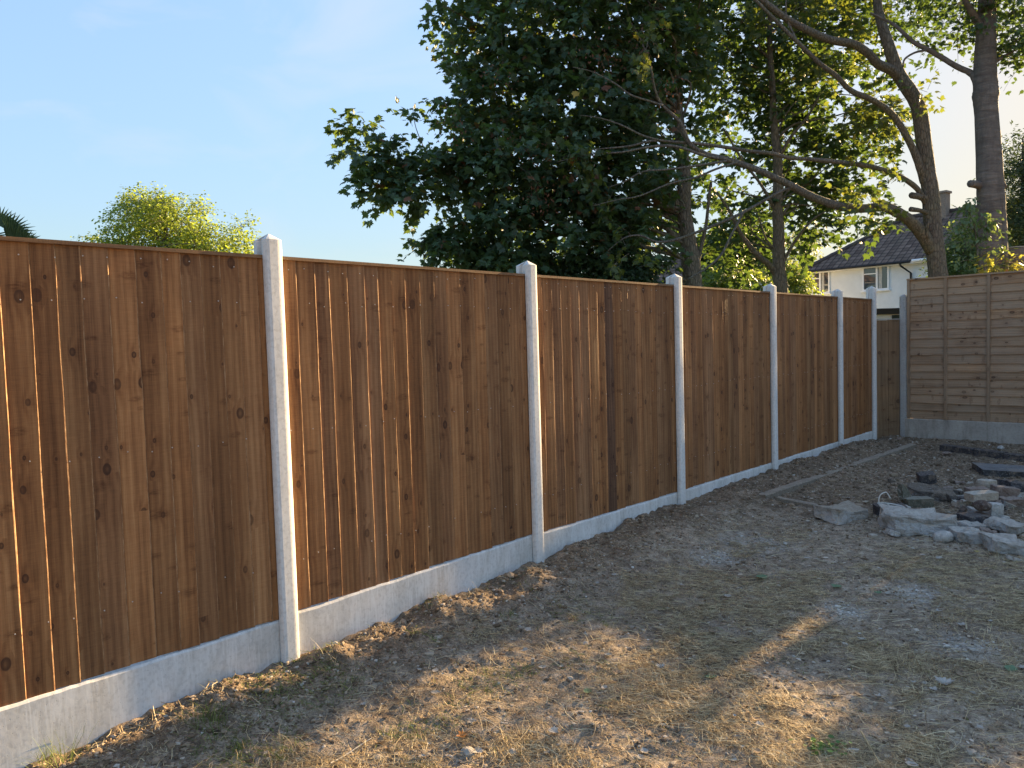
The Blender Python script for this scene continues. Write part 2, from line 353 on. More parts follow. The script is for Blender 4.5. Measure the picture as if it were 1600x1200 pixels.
# scatter helpers -----------------------------------------------------
def visible_xy(n, ymax=9.4, power=1.0, seed=1):
    """random ground points, denser where the viewer stands nearer"""
    rs = np.random.RandomState(seed); out = np.zeros((0, 2))
    while len(out) < n:
        x = rs.uniform(.0, 4.3, n*2); y = rs.uniform(-2.0, ymax, n*2)
        dx, dy = x-CAM[0], y-CAM[1]; d = np.hypot(dx, dy)
        f = dx*CF[0]+dy*CF[1]; s_ = dx*CR[0]+dy*CR[1]
        ok = (f > .9) & (np.abs(s_) < f*.75+.25) & (rs.rand(n*2) < (2.0/np.maximum(d, 2.0))**power)
        out = np.concatenate([out, np.stack([x[ok], y[ok]], 1)])
    return out[:n], rs
def blades(name, P, rs, mat, L=(.03, .10), Wd=(.0008, .0018), lift=(.0, .35), label=None, zoff=.002):
    n = len(P); a = rs.uniform(0, 2*math.pi, n); Ls = rs.uniform(*L, n); ws = rs.uniform(*Wd, n)
    curve = rs.normal(0, .9, n); el = rs.uniform(*lift, n); z = ground(P[:, 0], P[:, 1])+zoff+rs.rand(n)*.008
    pts = []
    p = np.stack([P[:, 0], P[:, 1], z], 1); K = 3
    for k in range(K+1):
        ang = a+curve*(k/K); pts.append((p.copy(), ang)); e_ = el*(1-k/K*1.5)
        p = p+np.stack([np.cos(ang)*np.cos(e_), np.sin(ang)*np.cos(e_), np.sin(e_)], 1)*(Ls/K)[:, None]
        p[:, 2] = np.maximum(p[:, 2], ground(p[:, 0], p[:, 1], True)+.001)
    Vs = np.zeros((n, 2*(K+1), 3))
    for k, (q, ang) in enumerate(pts):
        w_ = (ws*(1-.75*k/K))[:, None]; sd_ = np.stack([-np.sin(ang), np.cos(ang), .5*np.ones(n)*np.sin(ang*3)], 1)
        Vs[:, 2*k] = q-sd_*w_; Vs[:, 2*k+1] = q+sd_*w_
    base = np.arange(n)[:, None]*2*(K+1)
    f = np.concatenate([base+np.array([2*k, 2*k+1, 2*k+3, 2*k+2]) for k in range(K)], 1).reshape(-1)
    o = mesh_np(name, Vs.reshape(-1, 3), f, np.arange(n*K)*4, mat); tag(o, label, kind='stuff'); return o
_ico = None
def pebbles(name, P, rs, mat, size=(.002, .009), flat=.6, label=None, big=.03):
    bm = bmesh.new(); bmesh.ops.create_icosphere(bm, subdivisions=1, radius=1); bm.verts.ensure_lookup_table()
    tv = np.array([v.co[:] for v in bm.verts]); tf = np.array([[v.index for v in f.verts] for f in bm.faces]); bm.free()
    n = len(P); s = size[0]+(size[1]-size[0])*rs.rand(n)**3
    s = np.where(rs.rand(n) < big, s*2.0, s)
    jit = 1+.55*(rs.rand(n, len(tv))-.5)
    a = rs.uniform(0, 6.28, n); c_, s_ = np.cos(a), np.sin(a)
    q = tv[None]*jit[:, :, None]*np.stack([1+.5*rs.rand(n), .7+.4*rs.rand(n), flat*(.7+.6*rs.rand(n))], 1)[:, None, :]
    Q = np.stack([q[..., 0]*c_[:, None]-q[..., 1]*s_[:, None], q[..., 0]*s_[:, None]+q[..., 1]*c_[:, None], q[..., 2]], -1)*s[:, None, None]
    Q += np.stack([P[:, 0], P[:, 1], ground(P[:, 0], P[:, 1])+s*.25], 1)[:, None, :]
    f = (tf[None]+np.arange(n)[:, None, None]*len(tv)).reshape(-1)
    o = mesh_np(name, Q.reshape(-1, 3), f, np.arange(n*len(tf))*3, mat); tag(o, label, kind='stuff'); return o

def randmat(name, stops, rough=.8, trans=None):
    m = NM(name); col = m.ramp(m.rand(), stops); m.fin(col, rough)
    if trans:
        tr = m.n.new('ShaderNodeBsdfTranslucent'); m.link(col, tr.inputs['Color']); ms = m.n.new('ShaderNodeMixShader'); ms.inputs[0].default_value = trans
        m.link(m.b.outputs[0], ms.inputs[1]); m.link(tr.outputs[0], ms.inputs[2]); m.link(ms.outputs[0], m.out.inputs['Surface'])
    return m.m
straw = randmat('dry_straw', [(0, (.14, .10, .06)), (.3, (.38, .285, .16)), (.7, (.66, .52, .30)), (1, (.84, .73, .48))], .65, .3)
greeng = randmat('green_blade', [(0, (.07, .10, .02)), (.6, (.16, .22, .05)), (1, (.35, .36, .12))], .6, .35)
# dry grass: thick mats by the camera, thin near the fence and in the dug area
P, rs = visible_xy(620000, 7.5, 1.5, 5)
clump = fbm(P[:, 0]*2.1+3, P[:, 1]*2.1, 4, 4); fine_ = fbm(P[:, 0]*9, P[:, 1]*9, 8, 3)
dens = smooth01((clump-.40)/.13)*.93+.07; dens *= .3+.7*smooth01((fine_-.34)/.14)
dens *= .12+.88*smooth01((P[:, 0]-.22)/.45); dens *= .05+.95*smooth01((5.0-P[:, 1]+.6*(P[:, 0]-2))/1.2)
keep = rs.rand(len(P)) < dens*.8; P = P[keep]
blades('dry_grass', P, rs, straw, (.02, .075), (.0008, .0018), (.0, .42), 'mat of dead straw coloured grass over the bare soil')
# longer loose stalks
P, rs = visible_xy(7000, 6.0, 1.2, 15); k = rs.rand(len(P)) < .15+.85*smooth01((P[:, 0]-.1)/.5); P = P[k]
blades('loose_straw', P, rs, straw, (.08, .20), (.0009, .0019), (.0, .30), 'long loose stalks of dead grass lying about', .006)
# live grass remnants close to the fence
P, rs = visible_xy(200000, 4.0, 1.4, 25)
gd = smooth01((fbm(P[:, 0]*3.3+9, P[:, 1]*3.3, 14, 3)-.50)/.10)*smooth01((1.3-np.abs(P[:, 0]-.55)*1.5)/.9)*smooth01((2.2-P[:, 1])/1.5)
P = P[rs.rand(len(P)) < gd*.42+.008]
blades('short_green_grass', P, rs, greeng, (.02, .06), (.0008, .0017), (.2, 1.0), 'thin patches of short live grass near the fence foot')
clodm = randmat('soil_clod', [(0, (.10, .070, .045)), (.6, (.22, .16, .105)), (1, (.34, .26, .18))], .95)
soilm = randmat('soil_crumb', [(0, (.11, .075, .048)), (.5, (.24, .175, .115)), (.85, (.36, .28, .20)), (.93, (.42, .37, .30)), (1, (.52, .48, .42))], .95)
P, rs = visible_xy(120000, 9.4, 1.0, 35)
dz = .12+.88*np.maximum(smooth01((.75-P[:, 0])/.5), smooth01((P[:, 1]-3.6)/1.2)); P = P[rs.rand(len(P)) < dz*.75]
pebbles('soil_crumbs', P, rs, soilm, (.0016, .011), .65, 'loose crumbs of dug soil with flint grit')
P, rs = visible_xy(40000, 8.5, 1.0, 39); P = P[rs.rand(len(P)) < .25+.75*smooth01((fbm(P[:, 0]*3+2, P[:, 1]*3, 6, 3)-.38)/.15)]
pebbles('leaf_litter', P, rs, randmat('leaf_litter_flake', [(0, (.05, .035, .024)), (.35, (.17, .11, .07)), (.7, (.38, .29, .19)), (1, (.58, .50, .40))], .85), (.002, .011), .22, 'flakes of broken dead leaf and straw over the yard', .04)
P, rs = visible_xy(26000, 9.4, .4, 41)
dz = np.maximum(smooth01((.55-P[:, 0])/.4)*.4, smooth01((P[:, 1]-4.0)/1.0)); P = P[rs.rand(len(P)) < dz]
pebbles('soil_clods', P, rs, clodm, (.004, .020), .6, 'larger clods of dug soil around the rubble and fence foot', .02)
P, rs = visible_xy(1700, 9.3, .6, 45)
P = np.concatenate([P]+[np.array([[x, y]])+rs.normal(0, r_*.42, (420, 2)) for (x, y, r_) in DUST])
gr = randmat('pale_grit', [(0, (.26, .22, .17)), (.6, (.42, .38, .32)), (1, (.60, .57, .51))], .85)
pebbles('pale_grit', P, rs, gr, (.0015, .009), .5, 'pale chips of stone and mortar scattered on the soil', .05)

# ------------------------------------------------------------------ left fence: posts, gravel boards, closeboard panels
PW = .10
PY = [0.0, 1.93, 3.86, 5.80, 7.76, 9.045]
PTOP = [1.915, 1.90, 1.905, 1.895, 1.905, 1.985]
def post_mesh(y, ztop, mat, parent=None, depth=.115, name='post', chamf=.020, x0=0.0, w_=PW, zb=-.55, turn=0):
    """slotted concrete post with chamfered front corners and a pitched head"""
    h = w_/2; s0, s1, sd_ = .036, .088, .022      # slot in the two side faces
    out = [(-chamf, -h), (-chamf*.29, -h+chamf*.29), (0, -h+chamf), *[(-.030*(1-math.cos(t)), h-.038*(1-math.sin(t))) for t in np.linspace(0, math.pi/2, 8)], (-s0, h), (-s0-.003, h-sd_), (-s1+.003, h-sd_), (-s1, h), (-depth, h), (-depth, -h), (-s1, -h), (-s1+.003, -h+sd_), (-s0-.003, -h+sd_), (-s0, -h)]
    out = [(a_, b_) for a_, b_ in out]; n = len(out); zt = ztop-.034
    zsl = np.linspace(zb, zt, 14); mb = MB(); vs = []
    for z in zsl:
        for a_, b_ in out:
            j = .0006*(vnoise(a_*40+y, z*9, b_*40)-.5)
            vs.append((a_+j, b_+j, z))
    fs = [(i*n+k, i*n+(k+1) % n, (i+1)*n+(k+1) % n, (i+1)*n+k) for i in range(len(zsl)-1) for k in range(n)]
    vs.append((-depth/2, 0, ztop)); top = len(vs)-1
    fs += [((len(zsl)-1)*n+k, (len(zsl)-1)*n+(k+1) % n, top) for k in range(n)]
    ca, sa = math.cos(turn), math.sin(turn)
    vs = [(x0+a_*ca-b_*sa, y+a_*sa+b_*ca, z) for a_, b_, z in vs]
    mb.add(vs, fs); return mb.build(name, mat, parent, loc=(x0, y, zb))
plab = ['pale concrete post nearest the camera, left of the widest full panel', 'pale concrete fence post second nearest the camera', 'pale concrete fence post third from the camera, middle of the fence run',
        'pale concrete fence post fourth from the camera', 'pale concrete fence post fifth from the camera, before the narrow last panel', 'taller pale concrete post that ends the brown fence run, beside the old dark board']
for y, zt, lb in zip(PY, PTOP, plab):
    o = post_mesh(y, zt, M['post'], name='concrete_post'); tag(o, lb, 'post', 'pale concrete posts of the brown fence')
glab = ['widest concrete gravel board at the lower left edge of the picture', 'concrete gravel board between the first and second pale posts', 'concrete gravel board between the second and third pale posts',
        'concrete gravel board between the third and fourth pale posts', 'concrete gravel board between the fourth and fifth pale posts', 'short concrete gravel board under the last narrow brown panel']
flab = ['brown closeboard fence panel cut by the left edge, nearest the camera', 'brown closeboard panel between the first and second pale posts', 'brown closeboard panel with one dark knotty board, between second and third posts',
        'brown closeboard panel between the third and fourth pale posts', 'brown closeboard panel half in sun between the fourth and fifth posts', 'narrow brown closeboard panel at the far end of the run']
spans = [(-1.93, 0.0)] + list(zip(PY[:-1], PY[1:]))
BOT = [(-.012, -.012), (.0, .022), (.012, .0), (0, 0), (0, 0), (0, 0)]
AR = set()
def boards(mb, y0, y1, zb0, zb1, zt, rs, dark=None, darkmb=None, xb=-.066):
    y = y0; k = 0; first = True
    while y < y1-.012:
        pitch = rs.uniform(.088, .118); 
        if y+pitch > y1-.03: pitch = y1-y
        wd = pitch+(.014 if y+pitch < y1-.001 else 0.0)
        n = 16; zs = np.linspace(0, 1, n)
        tt = rs.uniform(.0125, .018); lean = rs.uniform(-.002, .002); ph = rs.rand()*50; dx = rs.uniform(0, .003)
        zbk = zb0+(zb1-zb0)*(y-y0)/(y1-y0)+rs.uniform(-.004, .003); vs = []
        for t in zs:
            z = zbk+(zt-zbk)*t; wv = .0035*(vnoise(ph, z*3.5)-.5)+.0016*(vnoise(ph+9, z*26)-.5)
            ye = min(y+wd+wv+lean*t, y1)
            cup = .002*(vnoise(ph+20, z*1.7)-.5)
            vs += [(xb+.001, y, z), (xb+.006+dx, y, z), (xb+.006+(tt-.006)*.52+dx+cup, (y+ye)/2, z), (xb+tt+dx, ye-.0028-.0045*vnoise(ph+31, z*5), z), (xb+tt+dx-.0016, ye-.0022, z), (xb+tt+dx-.0045, ye, z), (xb+.003, ye, z)]
        m_ = 7; fs = [(i*m_+q, i*m_+q+1, (i+1)*m_+q+1, (i+1)*m_+q) for i in range(n-1) for q in range(6)]
        fs += [((i+1)*m_, i*m_, i*m_+6, (i+1)*m_+6)[::1] for i in range(n-1)]
        fs += [tuple(range(7)), tuple((n-1)*m_+q for q in range(7))[::-1]]
        tgt = darkmb if (dark is not None and y <= dark < y+pitch) else mb
        if tgt is mb: AR.update(len(mb.v)+i*7+q for i in range(n-1) for q in (3, 4))
        tgt.add(vs, fs); y += pitch; k += 1
for i, (ya, yb_) in enumerate(spans):
    y0, y1 = ya+PW/2-.02, yb_-PW/2+.02; rs = np.random.RandomState(70+i)
    # gravel board
    mb = MB(); n = 60; vs = []; z0 = BOT[i]
    for k in range(n+1):
        y = y0+(y1-y0)*k/n; zt = z0[0]+(z0[1]-z0[0])*k/n+.006*(vnoise(y*7, i*3)-.5)+.003*(vnoise(y*30, i*5)-.5)
        vs += [(-.040, y, -.34), (-.040, y, zt-.012), (-.046, y, zt-.002), (-.084, y, zt-.001), (-.084, y, -.34)]
    fs = [(k*5+q, (k+1)*5+q, (k+1)*5+(q+1) % 5, k*5+(q+1) % 5) for k in range(n) for q in range(5)]+[(0, 1, 2, 3, 4), (n*5+4, n*5+3, n*5+2, n*5+1, n*5)]
    mb.add(vs, fs); g_ = mb.build('gravel_board', M['gravelboard'], loc=(-.06, (ya+yb_)/2, -.34)); tag(g_, glab[i], 'gravel board', 'pale concrete gravel boards')
    root = thing('fence_panel', (-.06, (ya+yb_)/2, 0), flab[i], 'fence panel', 'brown closeboard fence panels')
    mb = MB(); dk = MB(); dark = 2.90 if i == 2 else None
    AR.clear(); boards(mb, y0+.004, y1-.004, z0[0]+.003, z0[1]+.003, 1.792, rs, dark, dk)
    bmb = mb
    if dk.v:
        b_ = dk.build('board', M['board_dark'], root); b_['label'] = 'darker, knottier board than its neighbours'
    mb = MB(); mb.box((-.085, y0+.003, 1.790), (-.037, y1-.003, 1.806)); mb.build('capping_rail', M['rail'], root)
    mb = MB()
    for z in (.25, .9, 1.55): mb = MB(); mb.box((-.100, y0+.003, z), (-.068, y1-.003, z+.038)); mb.build('back_rail', M['rail'], root)
    mb = MB()
    for z in (.27, .92, 1.57, 1.745):
        y = y0+.06
        while y < y1-.05:
            if rs.rand() < .8: c_ = (-.0485, y+rs.uniform(-.02, .02), z+rs.uniform(-.012, .012)); mb.tube([c_, (c_[0]+.0035, c_[1], c_[2])], [.0028, .0028], 6)
            y += .11
    nb = len(bmb.f); bmb.add(mb.v, mb.f); bo = bmb.build('boards', M['board'], root); bo.data.materials.append(NAIL); bo.data.materials.append(ARRIS)
    bo.data.polygons.foreach_set('material_index', np.array([2 if (len(f) == 4 and f[1]-f[0] == 1 and f[2]-f[1] == 7 and (f[0]-0) in AR) else 0 for f in bmb.f[:nb]]+[1]*(len(bo.data.polygons)-nb), dtype=np.int32))

# old board and the corner
mb = MB(); mb.box((-.0, 9.115, -.30), (.022, 9.115, .3)) if False else None
root = thing('scrap_board', (.09, 9.40, -.3), 'short dark weathered board filling the gap before the corner post', 'board')
A = np.array([-.012, 9.10]); B = np.array([.170, 9.50]); D = (B-A)/np.linalg.norm(B-A); N_ = np.array([D[1], -D[0]])
for k, (f0, f1) in enumerate(((0, .49), (.5, 1))):
    mb = MB(); p0 = A+(B-A)*f0; p1 = A+(B-A)*f1; n = 10
    zs = np.linspace(-.14, 1.515+.004*k, n); vs = []
    for z in zs:
        for q in (p0, p1, p1-N_*.022, p0-N_*.022): vs.append((q[0]+N_[0]*.003*k, q[1]+N_[1]*.003*k, z))
    mb.add(vs, [(i*4+q, i*4+(q+1) % 4, (i+1)*4+(q+1) % 4, (i+1)*4+q) for i in range(n-1) for q in range(4)]+[(3, 2, 1, 0), tuple((n-1)*4+q for q in range(4))])
    mb.build('board', M['oldboard'], root)
mb = MB(); q = [A-D*.005+N_*.012, B+D*.003+N_*.012, B+D*.003-N_*.03, A-D*.005-N_*.03]
mb.add([(p[0], p[1], z) for z in (1.522, 1.534) for p in q], [(3, 2, 1, 0), (4, 5, 6, 7), (0, 1, 5, 4), (1, 2, 6, 5), (2, 3, 7, 6), (3, 0, 4, 7)]); mb.build('top_strip', M['oldpost'], root)
o = post_mesh(9.475, 1.87, M['oldpost'], name='concrete_post', x0=.218, turn=-math.pi/2, w_=.098); tag(o, 'older grey concrete post in the corner of the two fences', 'post', 'older grey concrete posts')
# right fence
AN = -.0207; ux = np.array([math.cos(AN), math.sin(AN), 0]); vy = np.array([-math.sin(AN), math.cos(AN), 0])
O0 = np.array([.272, 9.501, 0.0]); ZB, HB = .146, 1.928
rlab = ['grey brown overlap fence panel behind the rubble on the right', 'overlap fence panel next beyond the right edge of the picture', 'overlap fence panel two along beyond the right edge of the picture']
for i in range(3):
    o0 = O0+ux*i*1.93; rs = np.random.RandomState(200+i); W_ = 1.83
    root = thing('lap_panel', tuple(o0+ux*.9+np.array([0, 0, ZB])), rlab[i], 'fence panel', 'overlap fence panels on the right')
    mb = MB(); z = ZB+.002; n = 40; zt_ = ZB+HB-.03; k = 0
    hs = rs.uniform(.098, .122, 17); hs *= (zt_-z)/hs.sum()
    for h_ in hs:
        vs = []; s = rs.rand()*40; tilt = rs.uniform(-.004, .004)
        for j in range(n+1):
            t = j/n; wv = .010*(vnoise(t*2.6+s, 3)-.5)+.006*(vnoise(t*14+s, 8)-.5)**1; wv += .012*max(0, vnoise(t*9+s, 1)-.82)/.18*(rs.rand() < .9)
            zb_ = z-.006+wv+tilt*(t-.5); zt2 = min(z+h_+.016, ZB+HB-.012); base = o0+ux*(.02+t*(W_-.04))
            for (dy, zz) in ((-.0215, zb_), (-.022, zb_+.010), (-.006, zt2), (.0, zt2), (-.010, zb_)): p = base+vy*(dy+.006); vs.append((p[0], p[1], zz))
        mb.add(vs, [(j*5+q, (j+1)*5+q, (j+1)*5+(q+1) % 5, j*5+(q+1) % 5) for j in range(n) for q in range(5)]+[(0, 1, 2, 3, 4), (n*5+4, n*5+3, n*5+2, n*5+1, n*5)])
        z += h_
    mb.build('slats', M['lap'], root)
    for bx, wd in ((0, .036), (.457-.0, .036), (.955, .038), (1.40, .036), (1.794, .036)):
        mb = MB(); mb.obox(o0+ux*bx+vy*-.032+np.array([0, 0, ZB]), ux*wd, vy*.0205, (0, 0, HB-.022)); mb.build('batten', M['batten'], root)
    mb = MB(); mb.obox(o0+ux*-.004+vy*-.036+np.array([0, 0, ZB+HB-.021]), ux*(W_+.008), vy*.052, (0, 0, .021)); mb.build('capping_rail', M['lap'], root)
    mb = MB(); vs = []; n = 40
    for k in range(n+1):
        p = o0+ux*(-.03+1.9*k/n); zt = ZB-.002+.004*(vnoise(k*.7, 4+i)-.5)
        for (dy, zz) in ((-.03, -.4), (-.03, zt-.008), (-.024, zt), (.02, zt), (.02, -.4)): q_ = p+vy*dy; vs.append((q_[0], q_[1], zz))
    mb.add(vs, [(j*5+q, (j+1)*5+q, (j+1)*5+(q+1) % 5, j*5+(q+1) % 5) for j in range(n) for q in range(5)]+[(0, 1, 2, 3, 4), (n*5+4, n*5+3, n*5+2, n*5+1, n*5)])
    g_ = mb.build('gravel_board', M['oldgravel'], loc=tuple(o0+ux*.9+np.array([0, 0, -.4])))
    tag(g_, ['dirty grey concrete gravel board under the overlap panel on the right', 'dirty concrete gravel board beyond the right edge of the picture', 'dirty concrete gravel board two along beyond the right edge'][i], 'gravel board', 'old concrete gravel boards')
    p = o0+ux*1.88
    g_ = post_mesh(p[1], 1.87, M['oldpost'], name='concrete_post', x0=p[0], turn=-math.pi/2, w_=.098)
    tag(g_, ['old grey post at the far end of the overlap panel', 'old grey post one panel beyond the right edge', 'old grey post two panels beyond the right edge'][i], 'post', 'older grey concrete posts')


# ------------------------------------------------------------------ trees
MAPLE = np.array([(0, 0), (.20, -.10), (.20, .06), (.50, .02), (.42, .20), (.62, .42), (.38, .42), (.36, .60), (.20, .56), (0, 1.0),
                  (-.20, .56), (-.36, .60), (-.38, .42), (-.62, .42), (-.42, .20), (-.50, .02), (-.20, .06), (-.20, -.10)])
OVAL = np.array([(0, 0), (.22, .3), (.2, .65), (0, 1), (-.2, .65), (-.22, .3)])
LONG = np.array([(0, 0), (.07, .3), (0, 1), (-.07, .3)])
def leaves(name, pos, dirs, nrm, size, shape, mat, parent, droop=.28, fold=.25):
    n = len(pos); k = len(shape)
    d = dirs/np.linalg.norm(dirs, axis=1)[:, None]; nn = nrm-d*(nrm*d).sum(1)[:, None]; nn /= (np.linalg.norm(nn, axis=1)[:, None]+1e-9); x = np.cross(d, nn)
    sx, sy = shape[:, 0], shape[:, 1]; sz = -droop*sy**2-fold*np.abs(sx)
    V = pos[:, None]+size[:, None, None]*(x[:, None]*sx[None, :, None]+d[:, None]*sy[None, :, None]+nn[:, None]*sz[None, :, None])
    return mesh_np(name, V.reshape(-1, 3), np.arange(n*k), np.arange(n)*k, mat, parent)
def crown(blobs, n, rs, per=(9, 18), size=(.085, .145), spread=.30, shell=.35, thin=0.0, up=.9):
    """blobs: (u, v, ru, rv, depth, rdepth). Sprays of leaves along short twigs filling the blobs' volume."""
    wts = np.array([b[2]*b[3] for b in blobs], float); wts /= wts.sum()
    P, D, N, S, tw = [], [], [], [], []
    for bi in rs.choice(len(blobs), n, p=wts):
        u, v, ru, rv, d, rd = blobs[bi]
        q = rs.normal(size=3); q /= np.linalg.norm(q); q *= rs.rand()**shell
        edge = .78+.42*vnoise(q[0]*2.2+bi*5, q[1]*2.2, q[2]*2.2)
        dd = d+q[2]*rd; c = at(u, v, d)+CR*q[0]*edge*ru*px(d)+np.array([0, 0, 1])*q[1]*edge*rv*px(d)+np.array([CF[0], CF[1], 0])*q[2]*rd
        if thin and vnoise(c[0]*1.5, c[1]*1.5, c[2]*1.5+bi) < thin: continue
        out = c-at(u, v, d); out = out/(np.linalg.norm(out)+.01)+rs.normal(0, .45, 3); out[2] += .05; out /= np.linalg.norm(out)
        k = rs.randint(*per); L = spread*rs.uniform(.7, 1.5)
        t = np.linspace(0, 1, k)[:, None]; line = c+out*t*L+np.array([0, 0, -1])*(t**2)*L*.35
        side = np.cross(out, [0, 0, 1]); side /= np.linalg.norm(side)+1e-6
        sg = np.where(np.arange(k) % 2 == 0, 1, -1)[:, None]
        dr = out*rs.uniform(.3, .9, (k, 1))+side*sg*rs.uniform(.5, 1.1, (k, 1))+rs.normal(0, .28, (k, 3)); dr[:, 2] -= rs.uniform(.1, .75, k)
        P.append(line+dr*.05+rs.normal(0, .03, (k, 3))); D.append(dr); nm = rs.normal(0, .42, (k, 3)); nm[:, 2] += up; N.append(nm); S.append(rs.uniform(*size, k)); tw.append((c-out*.12, line[k//2], line[-1]))
    return np.concatenate(P), np.concatenate(D), np.concatenate(N), np.concatenate(S), tw
def limb(mb, pts, d0, d1, seg=10, rs=None, wob=.10, r_scale=1.0, jag=.0):
    """pts (u, v, radius in px); the depth runs from d0 to d1 along the limb"""
    n = len(pts); P = []; R = []
    for k, (u, v, r) in enumerate(pts):
        d = d0+(d1-d0)*(k/(n-1)); P.append(at(u, v, d)); R.append(r*px(d)*.93*r_scale)
    Q = catmull([list(p)+[r] for p, r in zip(P, R)], 4); Q[:, 3] = np.maximum(Q[:, 3], .003)
    if jag: Q[1:, :3] += rs.normal(0, jag, (len(Q)-1, 3))
    mb.tube(Q[:, :3], Q[:, 3], seg, True, wob, rs); return Q
def twigs(mb, tw, rs, frac=.5, r=.004):
    for (a_, b_, c_) in tw:
        if rs.rand() < frac: mb.tube([a_, b_, c_], [r, r*.7, r*.35], 3, False)
def rand_limbs(mb, axis, targets, rs, n, r0=.03):
    """curving limbs from the trunk's axis out to the foliage"""
    for c in targets[rs.choice(len(targets), n)]:
        k = np.argmin(np.abs(axis[:, 2]-(c[2]-.9*rs.rand()-.2))); s = axis[k, :3]; m_ = (s+c)/2+rs.normal(0, .18, 3)+np.array([0, 0, .15])
        Q = catmull([list(s)+[min(r0*1.6, axis[k, 3]*.5)], list((s*.6+m_*.4)+rs.normal(0, .08, 3))+[r0], list(m_)+[r0*.7], list((m_+c)/2+rs.normal(0, .12, 3))+[r0*.45], list(c)+[r0*.2]], 3)
        mb.tube(Q[:, :3], np.maximum(Q[:, 3], .003), 6, False, .1, rs)
bark_g = barkmat('grey_green_bark', (.11, .095, .075), (.25, .215, .17))
bark_b = barkmat('brown_ridged_bark', (.10, .085, .072), (.24, .21, .18), 1.1)
def ringbark():
    m = NM('smooth_ringed_bark'); b = m.noise(m.coords((1, 1, 5)), 2.6, 5, .7, .8); n = m.noise(m.coords((5, 5, 1)), 3.0, 5, .65); f = m.noise(m.coords(), 40, 3)
    col = m.ramp(b, [(.3, (.09, .075, .065)), (.6, (.18, .155, .135)), (.8, (.26, .23, .20))]); col = m.mix(m.ramp(n, [(.45, 0), (.7, .5)]), col, (.07, .062, .055)); col = m.mix(m.ramp(f, [(.62, 0), (.75, .4)]), col, (.28, .26, .23))
    m.bump(m.math('ADD', m.math('MULTIPLY', b, 2.0), m.math('ADD', n, m.math('MULTIPLY', f, .4))), .8, .02); return m.fin(col, .9)
bark_d = ringbark()
lm_dark = leafmat('maple_leaf_deep', (.026, .056, .032), (.060, .108, .056), (.20, .30, .035), .32, ((.16, .06, .03), .975))
lm_mid = leafmat('maple_leaf_mid', (.026, .050, .020), (.055, .10, .035), (.16, .26, .035), .32, ((.30, .22, .05), .985))

def tree(name, base, label, cat='tree', group=None): return thing(name, tuple(base), label, cat, group)
D1 = 13.7
rs = np.random.RandomState(31)
t1 = tree('maple_tree', at(1084, 540, D1), 'large dense dark green maple behind the middle of the fence, its arm reaching left', group='maples behind the fence')
mb = MB(); ax1 = limb(mb, [(1086, 545, 19), (1083, 470, 17.5), (1082, 441, 16), (1079, 403, 15.5), (1073, 364, 13.5), (1069, 326, 12), (1069, 268, 11), (1063, 211, 9), (1057, 134, 8), (1057, 38, 7), (1059, -60, 6), (1050, -200, 5), (1040, -350, 3)], D1, D1, 14, rs)
limb(mb, [(1086, 425, 5), (1094, 392, 3.6), (1103, 353, 3), (1108, 307, 2.5), (1111, 284, 2)], D1, D1-.2, 7, rs)
limb(mb, [(1062, 380, 6), (1030, 345, 4), (990, 320, 4), (930, 300, 3.2), (860, 270, 3), (780, 262, 2.6), (700, 272, 2), (640, 262, 1.6), (590, 232, 1.0), (566, 200, .6)], D1, 12.2, 8, rs)
limb(mb, [(1064, 330, 6), (1020, 260, 5), (960, 190, 4), (880, 130, 3.5), (800, 80, 2.5), (730, 30, 1.6), (690, 8, 1)], D1, 12.5, 8, rs)
limb(mb, [(1062, 400, 5), (1000, 385, 4), (900, 370, 3.2), (800, 355, 2.6), (730, 350, 1.8), (690, 385, 1.2)], D1, 12.6, 8, rs)
limb(mb, [(700, 272, 1.4), (668, 240, 1.0), (650, 200, .7), (645, 170, .5)], 12.4, 12.3, 5, rs)
BL1 = [(722, 22, 48, 34, 12.8, .6), (775, 60, 62, 60, 12.8, .9), (860, 40, 90, 85, 13, 1.2), (960, 30, 95, 90, 13.2, 1.3), (1040, 60, 60, 100, 14.2, 1.1),
       (735, 150, 48, 60, 12.7, .8), (820, 160, 90, 80, 12.9, 1.2), (920, 160, 95, 85, 13.1, 1.3), (1010, 180, 70, 80, 13.6, 1.2),
       (728, 235, 48, 50, 12.6, .7), (800, 265, 80, 65, 12.7, 1.1), (890, 275, 90, 75, 12.9, 1.3), (985, 285, 70, 70, 13.3, 1.2),
       (620, 262, 50, 30, 12.3, .35), (670, 270, 50, 38, 12.4, .45), (580, 238, 30, 32, 12.2, .25), (562, 212, 16, 26, 12.2, .15), (646, 192, 9, 34, 12.3, .12), (600, 292, 30, 26, 12.2, .3), (655, 310, 34, 20, 12.3, .3),
       (690, 385, 36, 24, 12.6, .45), (722, 372, 48, 36, 12.6, .5), (680, 362, 24, 20, 12.6, .3), (790, 350, 72, 60, 12.8, 1.0), (880, 360, 90, 62, 13, 1.1), (965, 375, 70, 58, 13.3, 1.0), (1030, 320, 45, 45, 14.4, .6), (790, 405, 75, 28, 12.9, .7), (1000, 415, 22, 20, 14.4, .4),
       (880, -70, 160, 70, 13.3, 1.7), (1010, -110, 130, 90, 13.8, 1.6), (930, -220, 150, 110, 13.8, 1.7), (1080, -30, 60, 60, 14.2, 1.2)]
P, D, N, S, tw = crown(BL1, 3300, rs, (9, 17), (.085, .15), .30, .42)
leaves('crown', P, D, N, S, MAPLE, lm_dark, t1)
rand_limbs(mb, ax1, np.array([t[0] for t in tw]), rs, 55, .022); mb.build('trunk', bark_g, t1, True)
mb = MB(); twigs(mb, tw, rs, .5); tag(mb.build('twigs', bark_g, t1), kind='stuff')
